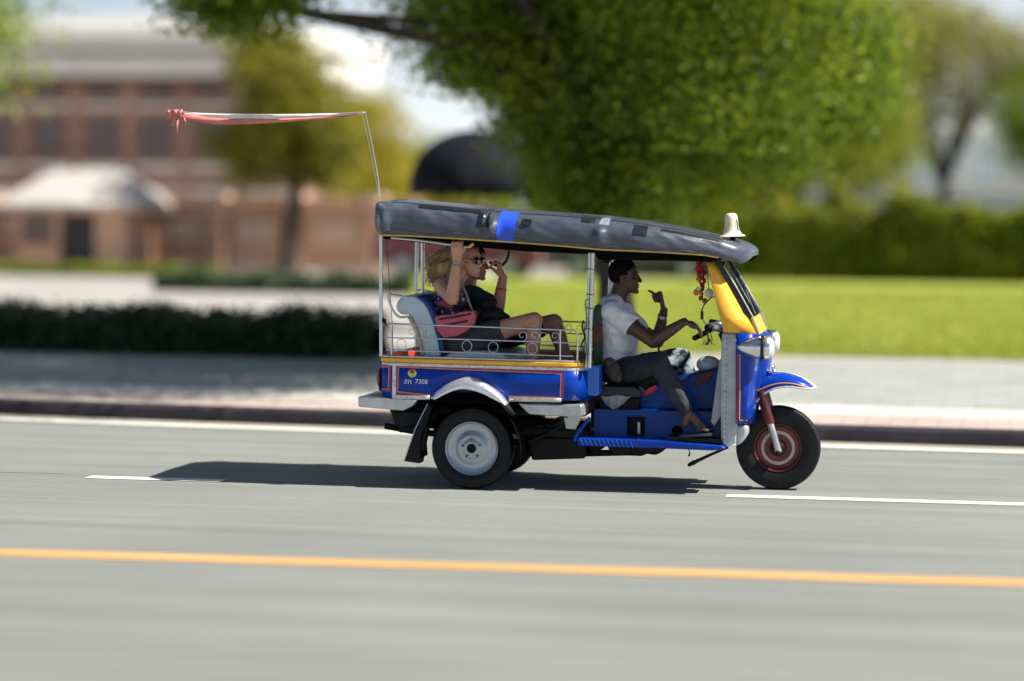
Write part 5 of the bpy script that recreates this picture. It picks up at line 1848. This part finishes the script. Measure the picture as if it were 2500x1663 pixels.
body_ = finish("body", remesh(mb, .0042, 2), "skin_dark", DR, smooth=0)
body_.data.shade_smooth()
eyes(Pd, qd, 1.03, body_)
part("teeth", MB().ball(Pd(.088, 0, -.0685), (.009, .017, .0045), qd, 10, 6), "teeth", body_)
# hair: close cropped cap
mb = MB()
P_ = Pd
mb.ball(P_(-.013, 0, .024), (.1035, .082, .0945), qd, 28, 20)
me = mb.mesh("hair")
bm = bmesh.new()
bm.from_mesh(me)
kill = []
for f in bm.faces:
    c = f.calc_center_median() - Vector(hc)
    if c.z < -.045 + max(0, (c.x + .03)) * 1.35 or (c.x > .055 and c.z < .072) or (c.z < .012 and c.x > -.022):
        kill.append(f)
bmesh.ops.delete(bm, geom=kill, context='FACES')
bm.to_mesh(me)
bm.free()
finish("hair", me, "hair_black", DR, smooth=80, solid=.008)
# t-shirt
mb = MB()
mb.ball(J(1500, 786, 0), (.150, .215, .185), R(8))
mb.ball(J(1503, 838, 0), (.155, .185, .15))
mb.capsule(J(1494, 757, -.15), .078, J(1494, 757, .15), .078)
mb.capsule(J(1496, 748, -.10), .084, J(1496, 748, .10), .084)
mb.ball(J(1502, 872, 0), (.138, .180, .07), R(12))
for a, b in ((sh, el), (sh2, el2)):
    mb.capsule(a + Vector((-.02, 0, .012)), .078, a.lerp(b, .30), .074).capsule(a.lerp(b, .30), .074, a.lerp(b, .48), .070)
me = remesh(mb, .007, 5)
wobble(me, .014, 9.0, 3.0)
wobble(me, .007, 24.0, 1.0)
bm = bmesh.new()
bm.from_mesh(me)
cut = []
nk = J(1518, 731, 0)
for v in bm.verts:
    # open the neck and the sleeve ends so that skin shows there
    d = v.co - nk
    if (d.length < .072 and d.z > -.055) or (v.co - sh.lerp(el, .60)).length < .078 and (v.co - sh).length > (el - sh).length * .50:
        cut.append(v)
bmesh.ops.delete(bm, geom=cut, context='VERTS')
bm.to_mesh(me)
bm.free()
me.shade_smooth()
finish("t_shirt", me, "shirt_white", DR, smooth=0, solid=.006)
part("collar", MB().tube([nk + Vector((.066 * math.cos(t), .068 * math.sin(t), -.016 - .034 * math.cos(t))) for t in np.linspace(0, 2 * math.pi, 25)], .0065, 6), "shirt_white", DR)
# jeans
for s, kn, an, m_ in ((-1, J(1607, 884, -.36), J(1680, 1010, -.41), "denim"), (1, J(1662, 874, .26), J(1705, 1010, .26), "denim_bleach")):
    hip = J(1508, 912, s * .10)
    mb = MB()
    mb.capsule(hip, .102, hip.lerp(kn, .55), .088).capsule(hip.lerp(kn, .55), .088, kn, .076).capsule(kn, .074, kn.lerp(an, .4), .068).capsule(kn.lerp(an, .4), .068, kn.lerp(an, .90), .052)
    mb.ball(J(1500, 908, s * .06), (.125, .12, .085))
    me = remesh(mb, .007, 4)
    wobble(me, .008, 14.0, s * 2.0)
    wobble(me, .004, 38.0, s * 5.0)
    me.shade_smooth()
    finish("trouser_leg", me, m_, DR, smooth=0)
# watch
wc = el2.lerp(wr2, .80)
ax = (wr2 - el2).normalized()
part("watch", MB().lathe([(-.011, .031), (-.011, .036), (.011, .036), (.011, .031)], wc, ax, 20).ball(wc + Vector((-.02, -.026, 0)), (.016, .012, .016), None, 10, 8), "watch_steel", DR)
# sandal on the near foot
tp, so = J(1732, 1051, -.42), J(1660, 1052, -.41)
mb = MB()
pts = [(so.x - .01, -.405), (so.x - .004, -.375), (so.x + .09, -.368), (tp.x - .01, -.378), (tp.x + .022, -.405), (tp.x + .016, -.445), (tp.x - .04, -.468), (so.x + .08, -.452), (so.x, -.438)]
n = len(pts)
zf_ = lambda x: np.interp(x, [so.x, tp.x], [so.z - .028, tp.z - .014])
mb.add([(x, y, zf_(x)) for x, y in pts] + [(x, y, zf_(x) - .018) for x, y in pts], [tuple(range(n)), tuple(range(2 * n - 1, n - 1, -1))] + [(i, i + n, (i + 1) % n + n, (i + 1) % n) for i in range(n)])
mb.tube(curve_pts([(tp.x - .08, -.462, tp.z), (tp.x - .055, -.445, tp.z + .035), (tp.x - .03, -.42, tp.z + .03), (tp.x - .06, -.395, tp.z + .035), (tp.x - .09, -.378, tp.z + .0)], 14), .007, 6)
part("sandal", mb, "sandal", DR, smooth=40)

# ------------------------------------------------------------------ woman on the near side of the bench
WO = thing("person", "smiling woman with curly blonde hair, sunglasses and floral top holding the roof rail", "person", J(1110, 870, -.24), M_VEH, "people riding in the three wheeler")
hw = J(1144, 634, -.24)
mb = MB()
Pw, qw = head(mb, hw, (1, -.42, -.06), .98)
mb.capsule(J(1108, 700, -.24), .050, J(1132, 660, -.24), .046)
mb.ball(J(1098, 728, -.24), (.095, .165, .13), R(10))
mb.capsule(J(1082, 694, -.35), .052, J(1090, 690, -.12), .052)
mb.ball(J(1102, 785, -.24), (.10, .145, .13))
sh, el, wr = J(1078, 698, -.37), J(1104, 728, -.52), J(1115, 640, -.545)
mb.capsule(sh, .058, el, .048).capsule(el, .046, el.lerp(wr, .3), .043).capsule(el.lerp(wr, .3), .043, wr, .027)
gr = J(1117, 598, -.56)
for j, t in enumerate((-.030, -.010, .010, .029)):
    b0 = wr + Vector((t * .45, 0, .006))
    b1 = Vector((gr.x + t, -.585, gr.z - .012))
    b2 = Vector((gr.x + t, -.583, gr.z + .014))
    b3 = Vector((gr.x + t + .002, -.560, gr.z + .024))
    b4 = Vector((gr.x + t + .004, -.540, gr.z + .010))
    mb.capsule(b0, .014, b1 + Vector((0, 0, -.006 * abs(j - 1.4))), .0125, 8).capsule(b1, .0108, b2, .0098, 8).capsule(b2, .0105, b3, .0095, 8).capsule(b3, .0095, b4, .0085, 8)
mb.capsule(wr + Vector((.02, .005, .02)), .013, Vector((gr.x + .045, -.552, gr.z - .022)), .010, 8).capsule(Vector((gr.x + .045, -.552, gr.z - .022)), .010, Vector((gr.x + .030, -.535, gr.z - .008)), .009, 8)
# far arm resting on the bag
sh3, el3, wr3 = J(1098, 698, -.10), J(1120, 765, -.05), J(1168, 770, -.14)
mb.capsule(sh3, .05, el3, .042).capsule(el3, .04, wr3, .026)
hand(mb, wr3, Vector((1, -.2, -.15)), Vector((0, 0, -1)), 18, .85, -1)
for dy, dz in ((-.34, 0), (-.15, .004)):
    hip, kn, an = J(1118, 838, dy), J(1304, 782, dy), J(1298, 920, dy)
    mb.capsule(hip, .085, kn, .058).capsule(kn, .055, kn.lerp(an, .35), .052).capsule(kn.lerp(an, .35), .052, an, .034)
    mb.capsule(an, .034, an + Vector((-.03, 0, -.05)), .032).capsule(an + Vector((0, 0, -.03)), .030, an + Vector((.15, 0, -.075)), .026)
me = remesh(mb, .0042, 2)
me.shade_smooth()
wb = finish("body", me, "skin_fair", WO, smooth=0)
part("teeth", MB().ball(Pw(.087, 0, -.068), (.010, .020, .006), qw, 10, 6), "teeth", wb)
# sunglasses
sg_ = MB()
for b in (-1, 1):
    sg_.ball(Pw(.090, b * .034, .000), (.013, .036, .025), qw, 14, 8)
    sg_.tube([Pw(.090, b * .058, .008), Pw(.04, b * .080, .008), Pw(-.01, b * .084, .002)], .004, 5)
sg_.tube([Pw(.102, -.01, .006), Pw(.102, .01, .006)], .004, 5)
part("sunglasses", sg_, "shades", WO, smooth=60)
# floral top, with thin straps
mb = MB()
mb.ball(J(1098, 734, -.24), (.106, .174, .125), R(10))
mb.ball(J(1101, 775, -.24), (.108, .155, .12))
mb.ball(J(1106, 805, -.24), (.115, .165, .08))
mb.ball(J(1120, 728, -.33), (.07, .07, .065)).ball(J(1122, 728, -.17), (.07, .07, .065))
me = remesh(mb, .007, 3)
wobble(me, .007, 16.0, 4.0)
bm = bmesh.new()
bm.from_mesh(me)
bmesh.ops.delete(bm, geom=[v for v in bm.verts if v.co.z > J(1095, 708, -.24).z], context='VERTS')
bm.to_mesh(me)
bm.free()
me.shade_smooth()
tp_ = finish("top", me, "floral_print", WO, smooth=0, solid=.004)
for y in (-.34, -.14):
    part("strap", MB().tube(curve_pts([J(1130, 712, y), J(1112, 690, y), J(1094, 680, y), J(1078, 700, y), J(1070, 722, y)], 16), .006, 6), "grey_band", tp_)
part("bag_strap", MB().tube(curve_pts([J(1122, 690, -.36), J(1136, 712, -.37), J(1146, 740, -.37), J(1156, 765, -.36)], 12), .009, 6), "grey_band", tp_)
# shorts
mb = MB()
mb.ball(J(1108, 838, -.24), (.13, .185, .10))
for dy in (-.34, -.15):
    hip, kn = J(1118, 838, dy), J(1304, 782, dy)
    mb.capsule(hip, .105, hip.lerp(kn, .50), .088)
me = remesh(mb, .008, 3)
wobble(me, .008, 13.0, 7.0)
me.shade_smooth()
finish("shorts", me, "shorts_grey", WO, smooth=0)
part("wrist_band", MB().lathe([(-.007, .029), (-.007, .033), (.007, .033), (.007, .029)], el.lerp(wr, .93), (wr - el).normalized(), 18), "grey_band", WO)
# curly hair: a core plus many wavy locks
mb = MB()
mb.ball(Pw(-.022, 0, .034), (.098, .088, .090), qw)
mb.ball(J(1108, 630, -.24), (.085, .095, .095)).ball(J(1086, 655, -.24), (.085, .10, .10)).ball(J(1066, 668, -.22), (.05, .08, .085))
me = remesh(mb, .01, 2)
wobble(me, .028, 17.0, 2.0)
bm = bmesh.new()
bm.from_mesh(me)
fwd = Vector((1, -.42, -.06)).normalized()
bmesh.ops.delete(bm, geom=[v for v in bm.verts if (v.co - hw).dot(fwd) > .042 and (v.co - hw).z < .070], context='VERTS')
bm.to_mesh(me)
bm.free()
me.shade_smooth()
hair = finish("hair", me, "hair_blonde", WO, smooth=0)
mb = MB()
for k in range(240):
    a = random.uniform(0, 2 * math.pi)
    e = random.uniform(-.2, 1.4)
    root = Pw(-.02, 0, .03) + Vector((-.5 + .5 * math.cos(a), math.sin(a), math.sin(e))).normalized() * .085
    if (root - hw).dot(fwd) > .05:
        continue
    end = J(random.uniform(1032, 1100), random.uniform(640, 706), -.24 + random.uniform(-.13, .12))
    pts = []
    for i in range(9):
        t = i / 8
        p = root.lerp(end, t) + Vector((0, 0, .05 * math.sin(t * math.pi)))
        pts.append(p + Vector((math.sin(t * 16 + k), math.cos(t * 14 + k * 2), math.sin(t * 15 + k * 3))) * .011 * min(1, t * 3))
    mb.tube(pts, [.006] * 6 + [.005, .004, .001], 4)
part("locks", mb, "hair_blonde", hair, smooth=80)

# ------------------------------------------------------------------ man on the far side of the bench
MA = thing("person", "passenger in dark green shirt beside the woman, hand on the ceiling strap", "person", J(1150, 870, .18), M_VEH, "people riding in the three wheeler")
hm = J(1155, 640, .12)
mb = MB()
Pm, qm = head(mb, hm, (1, -.10, -.05), 1.04)
mb.capsule(J(1140, 712, .16), .058, J(1148, 668, .14), .054)
mb.ball(J(1150, 755, .18), (.11, .18, .16), R(6)).ball(J(1150, 815, .18), (.12, .165, .14))
sh, el, wr = J(1160, 722, .0), J(1216, 752, -.04), J(1228, 678, -.02)
mb.capsule(sh, .058, el, .046).capsule(el, .046, el.lerp(wr, .35), .044).capsule(el.lerp(wr, .35), .044, wr, .030)
gr = J(1212, 648, .02)
for j, t in enumerate((-.030, -.010, .010, .030)):
    b1 = Vector((gr.x + .03, -.02 + t, gr.z - .02))
    b2 = Vector((gr.x + .028, -.02 + t, gr.z + .012))
    b3 = Vector((gr.x - .004, -.015 + t, gr.z + .022))
    b4 = Vector((gr.x - .024, -.012 + t, gr.z + .004))
    mb.capsule(wr + Vector((0, t * .6, .01)), .017, b1, .014, 8).capsule(b1, .012, b2, .011, 8).capsule(b2, .011, b3, .010, 8).capsule(b3, .010, b4, .009, 8)
mb.capsule(wr + Vector((-.01, -.03, .01)), .014, Vector((gr.x - .01, -.055, gr.z - .025)), .011, 8).capsule(Vector((gr.x - .01, -.055, gr.z - .025)), .011, Vector((gr.x - .035, -.045, gr.z - .012)), .009, 8)
sh3, el3, wr3 = J(1160, 722, .34), J(1175, 800, .36), J(1235, 800, .28)
mb.capsule(sh3, .055, el3, .044).capsule(el3, .043, wr3, .028)
hand(mb, wr3, Vector((1, -.3, -.1)), Vector((0, 0, -1)), 18, 1.0, -1)
for dy in (.10, .28):
    hip, kn, an = J(1160, 840, dy), J(1352, 788, dy), J(1392, 905, dy)
    mb.capsule(hip, .09, kn, .064).capsule(kn, .060, kn.lerp(an, .35), .056).capsule(kn.lerp(an, .35), .056, an, .036)
    mb.capsule(an, .036, an + Vector((-.03, 0, -.06)), .034).capsule(an + Vector((0, 0, -.03)), .032, an + Vector((.10, 0, -.08)), .028)
me = remesh(mb, .0042, 2)
me.shade_smooth()
mbod = finish("body", me, "skin_ruddy", MA, smooth=0)
mb = MB()
mb.ball(J(1148, 758, .18), (.125, .198, .17), R(6)).ball(J(1148, 810, .18), (.132, .18, .13)).capsule(J(1146, 722, .03), .072, J(1146, 722, .33), .072)
for a, b in ((sh, el), (sh3, el3)):
    mb.capsule(a, .072, a.lerp(b, .55), .064)
me = remesh(mb, .008, 4)
wobble(me, .010, 11.0, 9.0)
me.shade_smooth()
finish("shirt", me, "shirt_green", MA, smooth=0)
mb = MB()
mb.ball(J(1152, 842, .18), (.135, .19, .095))
for dy in (.10, .28):
    hip, kn = J(1160, 840, dy), J(1352, 788, dy)
    mb.capsule(hip, .108, hip.lerp(kn, .80), .084)
me = remesh(mb, .008, 3)
wobble(me, .008, 13.0, 11.0)
me.shade_smooth()
finish("shorts", me, "shorts_black", MA, smooth=0)
mb = MB()
mb.ball(Pm(-.016, 0, .036), (.106, .086, .090), qm, 24, 16)
me = mb.mesh("hair")
bm = bmesh.new()
bm.from_mesh(me)
bmesh.ops.delete(bm, geom=[f for f in bm.faces if (f.calc_center_median() - hm).z < -.02 + max(0, (f.calc_center_median() - hm).x) * 1.1], context='FACES')
bm.to_mesh(me)
bm.free()
finish("hair", me, "hair_black", MA, smooth=80, solid=.01)
part("wrist_band", MB().lathe([(-.006, .034), (-.006, .039), (.006, .039), (.006, .034)], el.lerp(wr, .62), (wr - el).normalized(), 18), "red_band", MA)

# ------------------------------------------------------------------ bags, cloth, garland
# pink waist bag
def soft(shapes, voxel, it, amp, sc, seed):
    mb = MB()
    for c, r, rot in shapes:
        mb.ball(c, r, rot)
    me = remesh(mb, voxel, it)
    wobble(me, amp, sc, seed)
    me.shade_smooth()
    return me


wbag = thing("waist_bag", "pink waist bag with dark zips on the lap of the woman", "bag", J(1112, 822, -.42), M_VEH)
mb = MB()
mb.prism(poly([(1062, 772), (1100, 768), (1140, 760), (1158, 758), (1163, 775), (1158, 792), (1140, 808), (1112, 822), (1084, 824), (1068, 806)], -.44), -.47, -.39)
me = remesh(mb, .006, 8)
wobble(me, .008, 15, 3)
me.shade_smooth()
pk = finish("pouch", me, "pink_fabric", wbag, smooth=0)
for a, b in (((1072, 780), (1150, 766)), ((1078, 796), (1142, 783))):
    part("zip", MB().tube(curve_pts([J(a[0], a[1], -.475), J((a[0] + b[0]) / 2, (a[1] + b[1]) / 2 + 1, -.482), J(b[0], b[1], -.472)], 10), .0055, 6), "black_fabric", wbag)
part("belt", MB().tube(curve_pts([J(1064, 786, -.40), J(1070, 780, -.30), J(1078, 790, -.12)], 10), .012, 6), "black_fabric", wbag)

me = soft([(J(1200, 768, -.22), (.10, .10, .06), None), (J(1225, 774, -.22), (.07, .09, .045), R(15)), (J(1190, 748, -.20), (.06, .07, .055), None), (J(1182, 782, -.2), (.07, .09, .04), None), (J(1205, 738, -.19), (.03, .04, .03), None)], .008, 3, .018, 14, 5)
single("black_bag", None, "black_fabric", "crumpled black bag lying on the passengers' laps", "bag", M_VEH, me=me, smooth=0)
me = soft([(J(1497, 905, -.30), (.055, .045, .085), R(-28)), (J(1488, 888, -.30), (.04, .04, .05), R(-25)), (J(1508, 918, -.30), (.035, .042, .045), None)], .006, 3, .008, 22, 2)
single("belt_pouch", None, "brown_leather", "worn brown pouch hanging at the driver's hip", "bag", M_VEH, me=me, smooth=0)
# grey rag hanging below the seat
mb = MB()
top_ = [J(1466 + 78 * t, 966 + 2 * math.sin(t * 9), -.29) for t in np.linspace(0, 1, 25)]
rows = []
for j in range(9):
    v = j / 8
    row = []
    for i, p in enumerate(top_):
        t = i / 24
        drop = .10 * max(0, 1 - abs(t - .45) / .60) ** .7
        row.append((p.x - (t - .45) * .06 * v, -.29 - .012 * math.sin(t * 24) * v - .01 * v, p.z - drop * v))
    rows.append(row)
single("rag", MB().loft(rows), "grey_cloth", "grey rag hanging from below the driver's seat cushion", "cloth", M_VEH, smooth=80, solid=.005)
# garlands and charms hanging behind the windscreen
ga = thing("flower_garland", "red and orange flower garlands with charms hanging behind the windscreen", "garland", J(1716, 735, -.3), M_VEH)
for k, (px, y0, y1, m_, nm) in enumerate(((1703, 640, 672, "flower_red", "flower"), (1711, 640, 684, "flower_red", "flower"), (1706, 668, 690, "flower_orange", "flower"), (1718, 650, 700, "flower_red", "flower"), (1714, 690, 720, "bead_brown", "bead"))):
    n = int((y1 - y0) / 5)
    for i in range(n):
        p = J(px + 2.5 * math.sin(i * 1.7 + k), y0 + (y1 - y0) * (i + .5) / n, -.34 + .02 * k)
        part(nm, MB().ball(p, (random.uniform(.010, .016), random.uniform(.010, .016), random.uniform(.008, .012)), None, 7, 5), m_, ga)
for px, py, r_, m_ in ((1705, 706, .016, "flower_white"), (1700, 714, .020, "flower_orange"), (1709, 715, .016, "flower_orange"), (1711, 728, .016, "bead_brown"), (1721, 735, .018, "bead_brown"), (1731, 716, .030, "flower_white")):
    part("charm", MB().ball(J(px, py, -.32), (r_, r_ * .8, r_ * 1.1), None, 10, 8), m_, ga)
part("cord", MB().tube([J(1708, 630, -.32), J(1709, 680, -.32), J(1716, 728, -.32)], .003, 5).tube([J(1724, 630, -.32), J(1728, 680, -.32), J(1731, 712, -.32)], .003, 5), "wire_black", ga)
